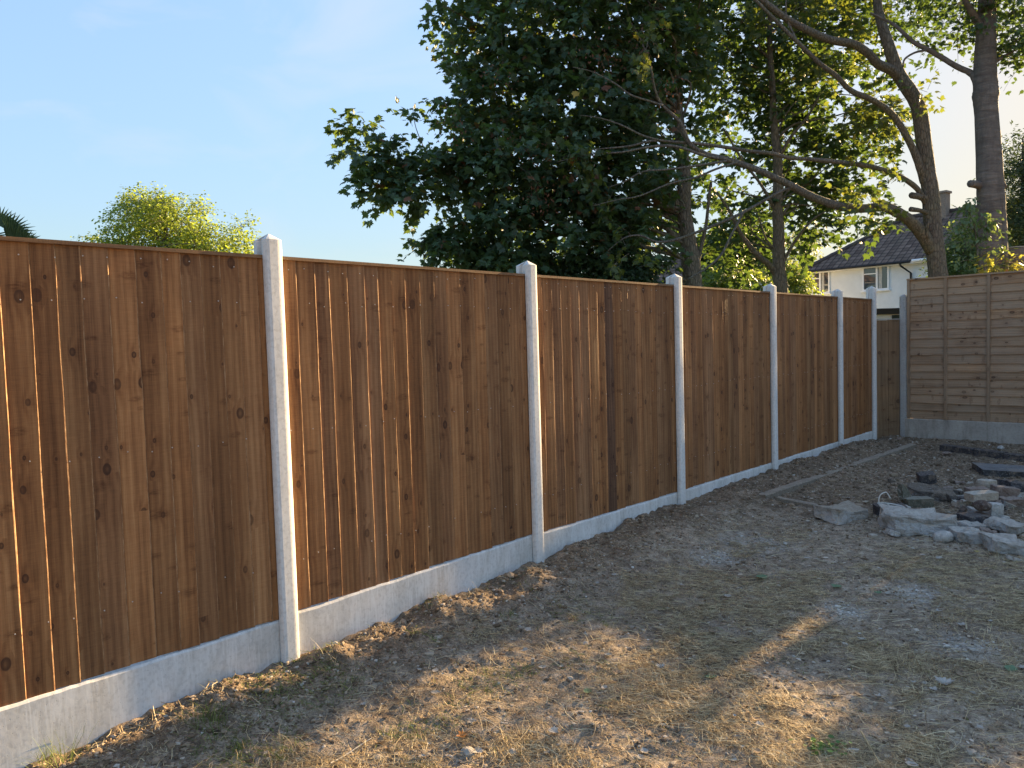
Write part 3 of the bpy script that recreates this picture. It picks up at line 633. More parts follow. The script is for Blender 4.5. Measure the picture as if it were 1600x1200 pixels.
# hanging bunches of red-brown seed keys
kp = np.array([at(u, v, 11.9)+rs.normal(0, .16, 3) for (u, v) in ((700, 200), (800, 235), (845, 300), (850, 325), (930, 90), (960, 110), (1000, 70), (910, 275), (728, 215), (835, 245), (1045, 140), (780, 120)) for _ in range(60)])
keys = leaves('seed_keys', kp, rs.normal(0, .5, (len(kp), 3))+[0, 0, -1], rs.normal(size=(len(kp), 3)), rs.uniform(.03, .055, len(kp)), OVAL, randmat('seed_key', [(0, (.10, .04, .025)), (1, (.28, .13, .08))], .7, .3), t1); tag(keys, kind='stuff')

D2 = 15.3
rs = np.random.RandomState(32)
t2 = tree('maple_tree', at(1221, 540, D2), 'slimmer maple with a straight trunk and sunlit yellow green leaves, right of the dense one', group='maples behind the fence')
mb = MB(); ax2 = limb(mb, [(1222, 545, 14), (1220, 456, 12), (1217, 422, 11), (1217, 364, 9.5), (1215, 326, 8.5), (1215, 249, 7.5), (1209, 192, 6), (1207, 134, 5.4), (1203, 77, 4.6), (1203, 20, 4), (1206, -80, 3.2), (1210, -200, 2)], D2, D2, 12, rs)
limb(mb, [(1212, 428, 5.5), (1200, 412, 5.2), (1184, 399, 4.8), (1165, 376, 4), (1153, 357, 3.4), (1140, 330, 2.6), (1120, 300, 2)], D2, D2-.6, 8, rs)
limb(mb, [(1216, 250, 3), (1224, 234, 3), (1238, 211, 2.6), (1261, 184, 2.2), (1280, 150, 1.6)], D2, D2-.5, 7, rs)
limb(mb, [(1219, 420, 3), (1240, 380, 2.4), (1268, 345, 1.8), (1290, 330, 1.2)], D2, D2-.5, 7, rs)
limb(mb, [(1212, 330, 3), (1190, 290, 2.4), (1160, 250, 2), (1130, 200, 1.4)], D2, D2-.5, 7, rs)
BL2 = [(1110, 60, 60, 80, 15.8, 1.2), (1190, 50, 80, 75, 16.2, 1.4), (1270, 60, 75, 70, 16.2, 1.4), (1340, 50, 55, 60, 16.0, 1.2), (1150, 150, 70, 70, 16.2, 1.3), (1235, 150, 75, 65, 16.2, 1.3), (1310, 150, 75, 60, 15.8, 1.1), (1370, 180, 45, 45, 15.5, .8),
       (1130, 240, 60, 60, 16.2, 1.1), (1240, 235, 75, 45, 16, 1.1), (1320, 225, 60, 45, 15.8, .9), (1385, 230, 38, 30, 15.4, .6), (1160, 320, 60, 50, 16.3, 1.0), (1265, 300, 70, 36, 16, .8), (1340, 290, 50, 26, 15.6, .6), (1275, 348, 42, 34, 15.8, .6), (1268, 385, 20, 20, 15.6, .3), (1335, 325, 40, 18, 15.5, .4), (1140, 390, 60, 40, 16.4, .8), (1180, 420, 45, 25, 16.5, .6), (1100, 330, 40, 60, 16.4, .9),
       (1180, -60, 120, 60, 16.3, 1.6), (1330, -50, 110, 60, 16.0, 1.4), (1230, -150, 130, 70, 16.4, 1.6), (1355, 345, 18, 16, 15.4, .25), (1372, 350, 16, 22, 15.4, .25)]
P, D, N, S, tw = crown(BL2, 2000, rs, (8, 14), (.095, .155), .34, .5, .36)
leaves('crown', P, D, N, S, MAPLE, lm_mid, t2)
rand_limbs(mb, ax2, np.array([t[0] for t in tw]), rs, 60, .02); mb.build('trunk', bark_g, t2, True)
mb = MB(); twigs(mb, tw, rs, .5); tag(mb.build('twigs', bark_g, t2), kind='stuff')

# the forked tree behind the fence corner with long bare limbs sweeping left
D3 = 13.5; rs = np.random.RandomState(33)
t3 = tree('spreading_tree', at(1470, 560, D3), 'brown barked tree at the fence corner with long bare limbs sweeping left')
mb = MB(); ax3 = limb(mb, [(1469, 570, 18), (1468, 480, 15.5), (1466, 432, 14.5), (1459, 370, 14), (1454, 307, 13.2), (1445, 238, 12.2), (1434, 165, 11.4), (1406, 119, 10.4), (1388, 69, 9), (1374, 23, 7.4), (1370, -20, 7), (1374, -100, 6), (1370, -220, 4)], D3, D3, 14, rs)
for pts, da, db, sg in (
    ([(1456, 392, 10.5), (1441, 366, 10.5), (1422, 345, 9.5), (1403, 332, 8.8), (1380, 323, 8), (1345, 326, 7), (1307, 321, 7), (1268, 307, 6.6), (1238, 291, 6.2), (1207, 276, 5.6), (1172, 261, 5.2), (1134, 249, 4.8), (1103, 241, 4.4), (1077, 224, 4), (1063, 192, 3.3), (1034, 163, 2.6), (1023, 138, 2), (1015, 96, 1.6), (1004, 69, 1.1)], 13.5, 11.4, 11),
    ([(1036, 165, 2.0), (1015, 158, 1.9), (985, 148, 1.6), (960, 130, 1.3), (925, 112, .9), (895, 105, .5)], 11.5, 11.3, 6),
    ([(1240, 293, 2.4), (1218, 300, 2.8), (1172, 326, 2.6), (1142, 341, 2.6), (1096, 360, 2.5), (1057, 374, 2.3), (1027, 378, 2), (1000, 368, 1.6), (975, 372, 1), (950, 392, .6)], 12.6, 11.6, 7),
    ([(1162, 331, 1.9), (1152, 350, 2.1), (1142, 368, 2.1), (1126, 399, 2.1), (1102, 420, 1.8), (1075, 436, 1.3)], 12.2, 11.9, 7),
    ([(1446, 318, 4.5), (1433, 295, 4.6), (1403, 274, 4.2), (1364, 261, 4), (1326, 255, 3.9), (1268, 249, 3.6), (1230, 246, 3.4), (1207, 240, 3.3), (1172, 236, 3.1), (1134, 230, 2.9), (1096, 225, 2.6), (1057, 222, 2.3), (1019, 220, 2.0), (985, 228, 1.6), (945, 232, 1.1), (900, 236, .6)], 13.5, 11.4, 9),
    ([(1040, 221, 1.8), (1005, 212, 1.7), (970, 195, 1.4), (935, 184, 1), (905, 180, .5)], 11.6, 11.3, 6),
    ([(1134, 249, 2.2), (1100, 243, 2.5), (1057, 229, 2.5), (1019, 229, 2.2), (970, 238, 1.7), (930, 240, 1.2), (870, 253, .6)], 12, 11.4, 7),
    ([(1140, 251, 2), (1119, 254, 2.3), (1081, 260, 2.1), (1040, 265, 1.7), (1005, 268, 1.4), (975, 284, 1), (952, 292, .5)], 12, 11.5, 6),
    ([(1150, 254, 1.8), (1119, 264, 2), (1088, 277, 2), (1046, 287, 1.7), (1000, 306, 1.4), (965, 312, 1.1), (925, 322, .6)], 12, 11.5, 6),
    ([(1443, 285, 6), (1437, 261, 6.2), (1425, 230, 5.8), (1406, 195, 5.4), (1387, 172, 5.2), (1360, 155, 4.9), (1330, 142, 4.6), (1307, 119, 4.2), (1284, 102, 4), (1265, 84, 3.7), (1245, 65, 3.4), (1215, 35, 3), (1185, 5, 2.6), (1150, -30, 2)], 13.5, 12.4, 9),
    ([(1404, 122, 8), (1393, 110, 8), (1372, 100, 7.6), (1357, 84, 7.2), (1334, 69, 6.8), (1299, 63, 6.4), (1268, 50, 6.1), (1238, 35, 5.8), (1215, 19, 5.4), (1196, 4, 5), (1165, -25, 4), (1120, -60, 3)], 13.5, 12.6, 10),
    ([(1244, 62, 2), (1236, 45, 1.8), (1228, 20, 1.5), (1230, -20, 1.2)], 12.9, 12.9, 6),
    ([(1452, 312, 6), (1436, 307, 5.6), (1424, 305, 5.2)], 13.5, 13.3, 9), ([(1453, 334, 4), (1438, 329, 3.6), (1423, 327, 4.3)], 13.5, 13.2, 9),
    ([(1398, 333, 5), (1393, 326, 6.5), (1390, 322, 5)], 13.3, 13.3, 8),
    ([(1450, 372, 3), (1448, 356, 2.6), (1452, 346, 2)], 13.3, 13.2, 7)):
    limb(mb, pts, da, db, sg, rs)
mb.build('trunk', bark_b, t3, True)
BL3 = [(1330, 30, 55, 34, 14.3, .5), (1240, 5, 80, 30, 13.6, .6), (1375, 150, 30, 26, 14.2, .3), (1385, 185, 24, 24, 14.2, .3), (1345, 185, 35, 24, 14, .4), (1450, 138, 14, 11, 13.3, .12), (1385, 245, 34, 14, 12.8, .2), (1350, 300, 34, 14, 12.7, .25), (1392, 350, 22, 14, 12.8, .2),
       (1300, 100, 45, 30, 14, .5), (1370, -90, 110, 50, 13.3, 1.0), (1008, 60, 12, 34, 11.4, .12), (925, 125, 18, 10, 11.4, .12), (930, 195, 20, 12, 11.4, .15), (915, 240, 26, 12, 11.4, .15), (955, 305, 12, 10, 11.5, .15), (985, 392, 26, 24, 11.5, .25), (1000, 418, 14, 14, 11.5, .15)]
P, D, N, S, tw = crown(BL3, 330, rs, (7, 12), (.07, .125), .26, .5, .2)
leaves('crown', P, D, N, S, MAPLE, leafmat('yellowing_leaf', (.030, .05, .02), (.065, .10, .032), (.30, .36, .04), .36, ((.40, .28, .04), .975)), t3)
mb = MB(); twigs(mb, tw, rs, .8); tag(mb.build('twigs', bark_b, t3), kind='stuff')

D4 = 11.2; rs = np.random.RandomState(34)
t4 = tree('tall_tree', at(1556, 600, D4), 'thick straight ringed trunk at the right edge with a crown cut by the top')
mb = MB(); ax4 = limb(mb, [(1556, 640, 26), (1554, 500, 23), (1553, 430, 21.5), (1551, 360, 21), (1548, 300, 20.5), (1545, 240, 19.5), (1542, 190, 18), (1540, 160, 18.5), (1540, 148, 20), (1540, 136, 18.5), (1539, 110, 17.5), (1541, 50, 15), (1543, 0, 13.5), (1544, -80, 12), (1540, -200, 9), (1538, -330, 5)], D4, D4, 18, rs, .05)
for pts, da, db, sg in (([(1530, 140, 8), (1524, 122, 6.5), (1515, 113, 5.2), (1495, 104, 4.6), (1472, 90, 4.3), (1449, 77, 4), (1426, 65, 3.5), (1406, 46, 3), (1391, 35, 2.4), (1360, 20, 1.5)], 11.2, 11.6, 9),
    ([(1449, 78, 2.2), (1430, 82, 2), (1414, 92, 1.7), (1411, 104, 1.6)], 11.4, 11.3, 6), ([(1538, 60, 8), (1526, 31, 6), (1514, 12, 5), (1500, -15, 4)], 11.2, 11, 8),
    ([(1549, 100, 5), (1560, 93, 3.6), (1576, 84, 2.2), (1600, 70, 1.4)], 11.2, 11.3, 7), ([(1536, 291, 6), (1524, 288, 6.5), (1516, 287, 6.2)], 11.2, 11.1, 9),
    ([(1562, 292, 6), (1572, 288, 6)], 11.2, 11.15, 8), ([(1569, 440, 2.6), (1569, 380, 2.6), (1567, 320, 2.2), (1564, 280, 1.6)], 11.0, 11.05, 7)):
    limb(mb, pts, da, db, sg, rs)
mb.build('trunk', bark_d, t4, True)
BL4 = [(1500, 25, 60, 34, 11.3, .8), (1452, 20, 34, 22, 14.4, .4), (1580, 20, 45, 36, 11.3, .7), (1585, 75, 28, 28, 11.3, .4), (1480, 70, 28, 16, 11.4, .3), (1540, -60, 120, 60, 11.3, 1.3), (1640, 40, 60, 60, 11.5, .8), (1420, 0, 36, 25, 14.4, .4)]
P, D, N, S, tw = crown(BL4, 620, rs, (7, 13), (.05, .095), .26, .45, .3)
leaves('crown', P, D, N, S, MAPLE, lm_mid, t4)
mb = MB(); twigs(mb, tw, rs, .8); tag(mb.build('twigs', bark_d, t4), kind='stuff')

# conifer at the right edge
rs = np.random.RandomState(35)
t5 = tree('conifer_tree', at(1600, 560, 18), 'dark feathery conifer behind the thick trunk at the right edge')
mb = MB(); limb(mb, [(1600, 560, 12), (1600, 400, 9), (1600, 280, 5), (1598, 215, 1)], 18, 18, 8, rs); mb.build('trunk', bark_b, t5, True)
BL5 = [(1600, 240, 22, 26, 18, .5), (1578, 270, 18, 16, 18, .4), (1600, 290, 45, 36, 18, .8), (1620, 340, 60, 50, 18, 1.0), (1595, 390, 50, 50, 18, .9), (1575, 225, 12, 10, 18, .2), (1592, 350, 30, 60, 17.8, .7), (1640, 260, 40, 50, 18, .8)]
P, D, N, S, tw = crown(BL5, 1900, rs, (10, 20), (.05, .11), .28, .5, .25, .3)
leaves('crown', P, D, N, S, LONG*np.array([2.6, 1]), leafmat('conifer_needle', (.020, .038, .014), (.05, .08, .026), (.12, .18, .04), .22), t5)
# small dark evergreen in front of house, and leafy sapling
t6 = tree('evergreen_shrub', at(1500, 560, 15.5), 'bushy green evergreen shrub between the two bare trunks')
BL6 = [(1500, 400, 32, 34, 15.5, .6), (1520, 380, 26, 40, 15.6, .6), (1485, 420, 24, 18, 15.4, .5), (1515, 430, 45, 26, 15.5, .6)]
P, D, N, S, tw = crown(BL6, 900, rs, (10, 18), (.04, .09), .2, .5, .1, .3)
leaves('crown', P, D, N, S, LONG*np.array([3, 1]), leafmat('shrub_needle', (.03, .065, .018), (.07, .13, .035), (.2, .3, .05), .28), t6)
mb = MB(); limb(mb, [(1500, 570, 5), (1502, 460, 4), (1508, 370, 2)], 15.5, 15.5, 7, rs); mb.build('trunk', bark_b, t6, True)
t7 = tree('sapling', at(1540, 540, 10.6), 'leafy young tree with bluish green leaflets in front of the thick trunk')
mb = MB(); twp = []
limb(mb, [(1529, 560, 2), (1530, 440, 1.8), (1526, 380, 1.4), (1520, 340, .9), (1512, 322, .5)], 10.6, 10.6, 6, rs)
for (u0, v0, u1, v1) in ((1528, 420, 1580, 425), (1527, 400, 1572, 390), (1525, 380, 1566, 362), (1524, 365, 1558, 345), (1521, 350, 1550, 340), (1522, 360, 1490, 352), (1524, 385, 1492, 380), (1520, 340, 1500, 326), (1514, 328, 1518, 318), (1528, 430, 1560, 448), (1527, 410, 1495, 412)):
    limb(mb, [(u0, v0, .8), ((u0+u1)/2, (v0+v1)/2-5, .6), (u1, v1, .35)], 10.6, 10.35, 4, rs); twp.append((u0, v0, u1, v1))
mb.build('stem', bark_b, t7, True)
P, D, N, S = [], [], [], []
for (u0, v0, u1, v1) in twp:
    for k in range(44):
        t = rs.rand(); c = at(u0+(u1-u0)*t, v0+(v1-v0)*t-5*math.sin(t*3.1), 10.6-.25*t); P.append(c+rs.normal(0, .045, 3)); d_ = CR*(u1-u0)/50+rs.normal(0, .7, 3); d_[2] -= .5; D.append(d_); N.append(rs.normal(0, .5, 3)+[0, -.2, .9]); S.append(rs.uniform(.05, .10))
leaves('leaves', np.array(P), np.array(D), np.array(N), np.array(S), OVAL, leafmat('blue_green_leaf', (.04, .08, .04), (.10, .17, .09), (.3, .4, .08), .35), t7)
t8 = tree('yellow_shrub', at(1570, 520, 10.3), 'yellow leaved bush spilling over the right fence top')
P, D, N, S, tw = crown([(1560, 398, 12, 8, 10.3, .1), (1572, 410, 16, 12, 10.3, .12), (1558, 420, 20, 10, 10.3, .12), (1597, 408, 12, 14, 10.3, .12)], 40, rs, (6, 10), (.05, .085), .10, .5)
leaves('leaves', P, D, N, S, OVAL*np.array([1.3, 1]), leafmat('yellow_leaf', (.16, .17, .03), (.36, .33, .06), (.6, .6, .1), .45, ((.45, .16, .06), .9)), t8)
mb = MB(); twigs(mb, tw, rs, .9)
for u in (1560, 1572, 1590): limb(mb, [(u, 520, 1.2), (u+3, 450, 1), (u, 412, .6)], 10.3, 10.3, 4, rs)
mb.build('stem', bark_b, t8)
s1 = tree('cut_stump', at(1597, 520, 10.8), 'pruned dark branch stub rising above the right fence top', 'stump')
mb = MB(); limb(mb, [(1597, 520, 13), (1594, 440, 12), (1590, 405, 13), (1588, 388, 12)], 10.8, 10.8, 10, rs); mb.build('stem', bark_d, s1, True)
mb = MB(); c = at(1588, 387, 10.8); mb.tube([c, c+[0, 0, .012]], [.105, .10], 12); mb.build('cut_face', plain('sawn_wood', (.42, .36, .28)), s1)

t11 = tree('dapple_shrub', at(1740, 560, 10.1), 'unseen shrub added behind the right fence to dapple the sunlight on the yard')  # added out of view; its leaf clumps and gaps dapple the sun on the yard
P, D, N, S, tw = crown([(1650, 366, 26, 30, 10.0, .3), (1703, 378, 16, 18, 10.0, .2), (1840, 370, 50, 60, 10.1, .4), (1900, 360, 50, 60, 10.1, .4), (1970, 370, 60, 60, 10.1, .4)], 120, rs, (8, 13), (.06, .10), .22, .6)
leaves('leaves', P, D, N, S, OVAL*np.array([1.6, 1]), lm_mid, t11)
mb = MB(); twigs(mb, tw, rs, .9)
for u in (1672, 1840, 1900, 1965): limb(mb, [(u, 560, 3), (u+6, 450, 2), (u, 370, 1)], 10.1, 10.1, 5, rs)
mb.build('stem', bark_b, t11)

t12 = tree('dapple_tree', at(1790, 560, 12.6), 'unseen sparse tree added beyond the right edge to break up the sun patches')  # unseen tree added as a sun blocker, crown kept patchy to streak the ground
P, D, N, S, tw = crown([(1628, 268, 14, 26, 12.9, .3), (1665, 300, 20, 14, 12.8, .3), (1690, 240, 24, 22, 12.7, .4), (1735, 285, 20, 26, 12.6, .4), (1760, 225, 30, 16, 12.5, .4), (1835, 260, 26, 50, 12.3, .4), (1880, 290, 34, 50, 12.2, .4), (1940, 270, 40, 50, 12.0, .5), (1700, 180, 60, 20, 12.6, .5), (1820, 180, 70, 26, 12.5, .5)], 150, rs, (9, 14), (.07, .12), .26, .6)
leaves('crown', P, D, N, S, OVAL*np.array([1.7, 1]), lm_mid, t12)
mb = MB(); limb(mb, [(1792, 600, 6), (1790, 420, 5), (1786, 300, 4), (1790, 200, 3), (1792, 120, 1)], 12.6, 12.6, 8, rs)
for (u, v) in ((1665, 300), (1690, 240), (1735, 285), (1835, 260), (1880, 290), (1628, 268), (1940, 270)): limb(mb, [(1788, v+60, 1.6), ((u+1788)/2, v+22, 1.2), (u, v, .6)], 12.6, 12.6, 5, rs)
mb.build('trunk', bark_b, t12); mb = MB(); twigs(mb, tw, rs, .9); tag(mb.build('twigs', bark_b, t12), kind='stuff')

# sunlit small-leaved tree to the left
rs = np.random.RandomState(36)
t9 = tree('birch_tree', at(270, 560, 15), 'small bright yellow green tree showing above the fence at the left')
mb = MB(); axb = limb(mb, [(262, 600, 8), (264, 470, 6), (262, 400, 5), (258, 350, 3), (255, 310, 1)], 15, 15, 8, rs)
BL9 = [(250, 345, 66, 42, 15, 1.0), (225, 330, 36, 28, 15, .6), (285, 350, 48, 40, 15, .9), (205, 372, 38, 20, 15, .7), (160, 374, 22, 8, 15, .4), (340, 378, 48, 26, 15, .9), (372, 385, 26, 22, 15, .6), (300, 400, 100, 25, 15, 1.0), (212, 318, 14, 14, 15, .25), (247, 308, 14, 10, 15, .2), (312, 325, 9, 16, 15, .15), (378, 352, 8, 14, 15, .15), (190, 400, 50, 20, 15, .8)]
P, D, N, S, tw = crown(BL9, 1900, rs, (9, 18), (.035, .06), .22, .45, .22)
leaves('crown', P, D, N, S, OVAL*np.array([1.6, 1]), leafmat('small_lime_leaf', (.10, .15, .02), (.22, .28, .04), (.38, .48, .05), .5), t9)
rand_limbs(mb, axb, np.array([t[0] for t in tw]), rs, 40, .014); mb.build('trunk', bark_b, t9, True)
mb = MB(); twigs(mb, tw, rs, .6, .003); tag(mb.build('twigs', bark_b, t9), kind='stuff')

# palm at the left edge
rs = np.random.RandomState(37)
t10 = tree('fan_palm', at(-40, 520, 9), 'spiky fan palm peeping over the fence at the far left edge')
mb = MB(); limb(mb, [(-40, 640, 14), (-38, 480, 13), (-36, 385, 11)], 9, 9, 10, rs); mb.build('trunk', bark_b, t10, True)
mb = MB()
def frond(mb, hub, ax, up, n, L, spread):
    sidev = np.cross(ax, up); sidev /= np.linalg.norm(sidev)
    for k in range(n):
        a_ = (k/(n-1)-.5)*spread; d_ = ax*math.cos(a_)+up*0+sidev*math.sin(a_); d_ /= np.linalg.norm(d_); s_ = np.cross(d_, up); l = L*(.75+.25*math.cos(a_))*rs.uniform(.93, 1.05)
        p1 = hub+d_*l*.5; p2 = hub+d_*l+np.array([0, 0, -.06*l]); w_ = .014
        mb.add([hub, p1-s_*w_+up*.004, p1-up*.004, p1+s_*w_+up*.004, p2], [(0, 1, 2), (0, 2, 3), (1, 4, 2), (2, 4, 3)])
hubs = at(-24, 370, 9)
for (du, dv, ln) in ((34, 2, .40), (60, 14, .42), (44, -4, .36), (38, -8, .5), (22, -18, .42), (46, 6, .55), (0, -22, .4), (-30, -12, .5), (20, 20, .5), (-20, -20, .45), (60, 12, .55)):
    hub = hubs+CR*du*px(9)-np.array([0, 0, 1])*dv*px(9)
    a_ = CR*du+np.array([0, 0, 1])*(-dv+8.0)+CF*rs.uniform(-14, 14); a_ /= np.linalg.norm(a_); up_ = np.cross(a_, np.cross(CF*.8+[0, 0, .6], a_)); up_ /= np.linalg.norm(up_)
    frond(mb, hub, a_, up_, 17, ln*.62, 2.6)
    mb.tube([hubs, hub], [.012, .007], 5)
mb.build('fronds', leafmat('palm_blade', (.03, .06, .035), (.06, .10, .05), (.12, .2, .05), .2), t10)

# mid-distance shrubs seen between the trunks and under the crowns
rs = np.random.RandomState(38)
bush_mat = leafmat('bush_leaf', (.045, .08, .025), (.11, .17, .05), (.45, .55, .06), .42)
dbush = leafmat('dark_bush_leaf', (.022, .045, .022), (.045, .08, .04), (.12, .2, .04), .3)
for (lab, bl, n, mat_, sz, d) in (
    ('light green bush glowing behind the fence, right of the dense maple trunk', [(1150, 445, 40, 26, 19, .8), (1115, 440, 30, 22, 19, .6), (1190, 455, 30, 16, 19, .6)], 520, bush_mat, (.05, .10), 19),
    ('grey green bush against the corner of the white house', [(1236, 440, 22, 26, 20, .6), (1254, 452, 14, 14, 20, .4), (1232, 420, 12, 14, 20, .4)], 300, bush_mat, (.05, .10), 20),
    ('dark evergreen hedge bush below the dense maple, left of its trunk', [(870, 425, 70, 30, 13.2, .7), (960, 425, 60, 36, 13.2, .7), (770, 415, 55, 22, 13.2, .6), (1000, 420, 34, 30, 13, .5)], 1200, dbush, (.04, .09), 13.2),
    ('tall tangled bush behind the fence between the two maple trunks', [(1145, 395, 50, 40, 21, .9), (1180, 370, 40, 50, 21, .9), (1110, 400, 30, 40, 21, .9)], 500, lm_mid, (.10, .16), 21),
    ('pale misty treetop far beyond, left of the white house', [(1240, 400, 26, 40, 48, 2), (1262, 385, 18, 30, 48, 2), (1225, 430, 40, 20, 48, 2)], 380, leafmat('far_leaf', (.10, .12, .07), (.18, .21, .12), (.5, .55, .25), .4), (.10, .2), 48)):
    u0 = sum(b[0] for b in bl)/len(bl); rt = tree('bush', at(u0, 560, d), lab, 'bush', 'bushes beyond the fence')
    P, D, N, S, tw = crown(bl, n, rs, (8, 15), sz, .2*max(1, d/20), .5, .15, .7)
    leaves('foliage', P, D, N, S, OVAL*np.array([1.5, 1]), mat_, rt)
    mb = MB(); limb(mb, [(u0, 600, 3), (u0+4, 480, 2.4), (u0, 420, 1.5)], d, d, 6, rs); twigs(mb, tw, rs, .3); mb.build('stem', bark_b, rt)

# ------------------------------------------------------------------ houses
def tilemat():
    m = NM('concrete_roof_tile'); uv = m.n.new('ShaderNodeUVMap'); sp = m.n.new('ShaderNodeSeparateXYZ'); m.link(uv.outputs[0], sp.inputs[0])
    u, v = sp.outputs[0], sp.outputs[1]
    row = m.math('FLOOR', m.math('DIVIDE', v, .30)); fr = m.math('FRACT', m.math('DIVIDE', v, .30))
    uu = m.math('DIVIDE', u, .30); fu = m.math('FRACT', uu); colm = m.math('FLOOR', uu)
    wn = m.n.new('ShaderNodeTexWhiteNoise'); cb = m.n.new('ShaderNodeCombineXYZ'); m.link(row, cb.inputs[0]); m.link(colm, cb.inputs[1]); m.link(cb.outputs[0], wn.inputs[0])
    col = m.ramp(wn.outputs[0], [(0, (.125, .085, .066)), (1, (.25, .175, .135))])
    n = m.noise(m.coords(), 1.5, 5); col = m.mix(m.ramp(n, [(.4, 0), (.7, .6)]), col, (.15, .12, .09))
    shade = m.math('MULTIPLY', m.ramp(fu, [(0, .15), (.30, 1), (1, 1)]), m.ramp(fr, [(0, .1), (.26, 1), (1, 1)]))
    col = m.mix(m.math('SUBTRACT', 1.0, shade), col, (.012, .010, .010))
    hgt = m.math('ADD', m.math('MULTIPLY', m.math('SINE', m.math('MULTIPLY', fu, 6.283)), .6), m.math('MULTIPLY', m.math('SUBTRACT', 1.0, fr), 1.0))
    m.bump(hgt, 1.0, .05); m.b.inputs['Specular IOR Level'].default_value = .08; return m.fin(col, .85)
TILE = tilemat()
def roof_mesh(name, faces, parent):
    """faces: list of 3-4 points, first edge = eave; uv in metres"""
    me = bpy.data.meshes.new(name); V = []; Fs = []; UV = []
    for f in faces:
        f = [np.array(p, float) for p in f]; o = f[0]; eu = f[1]-f[0]; eu /= np.linalg.norm(eu); nn = np.cross(eu, f[2]-f[0]); nn /= np.linalg.norm(nn); ev = np.cross(nn, eu)
        b = len(V); V += [tuple(p-np.array(parent.location)) for p in f]; Fs.append(tuple(range(b, b+len(f)))); UV += [((p-o)@eu+20, (p-o)@ev) for p in f]
    me.from_pydata(V, [], Fs); uvl = me.uv_layers.new(name='uv')
    for i, q in enumerate(UV): uvl.data[i].uv = q
    me.materials.append(TILE); o = bpy.data.objects.new(name, me); COL.objects.link(o); o.parent = parent; return o
render_m = plain('white_render', (.68, .70, .70), .85, 3, .10, .004); pvc = plain('white_upvc', (.80, .80, .80), .35, 4, .04); black = plain('black_plastic', (.02, .02, .022), .4, 5, .1)
gl = NM('window_glass'); gl.b.inputs['Metallic'].default_value = 0; gl.b.inputs['Specular IOR Level'].default_value = 1.0
GL = gl.fin((.035, .045, .055), .04)
curt = plain('net_curtain', (.55, .53, .48), .9, 12, .3); brick_m = plain('chimney_brick', (.30, .24, .19), .9, 14, .4, .01)
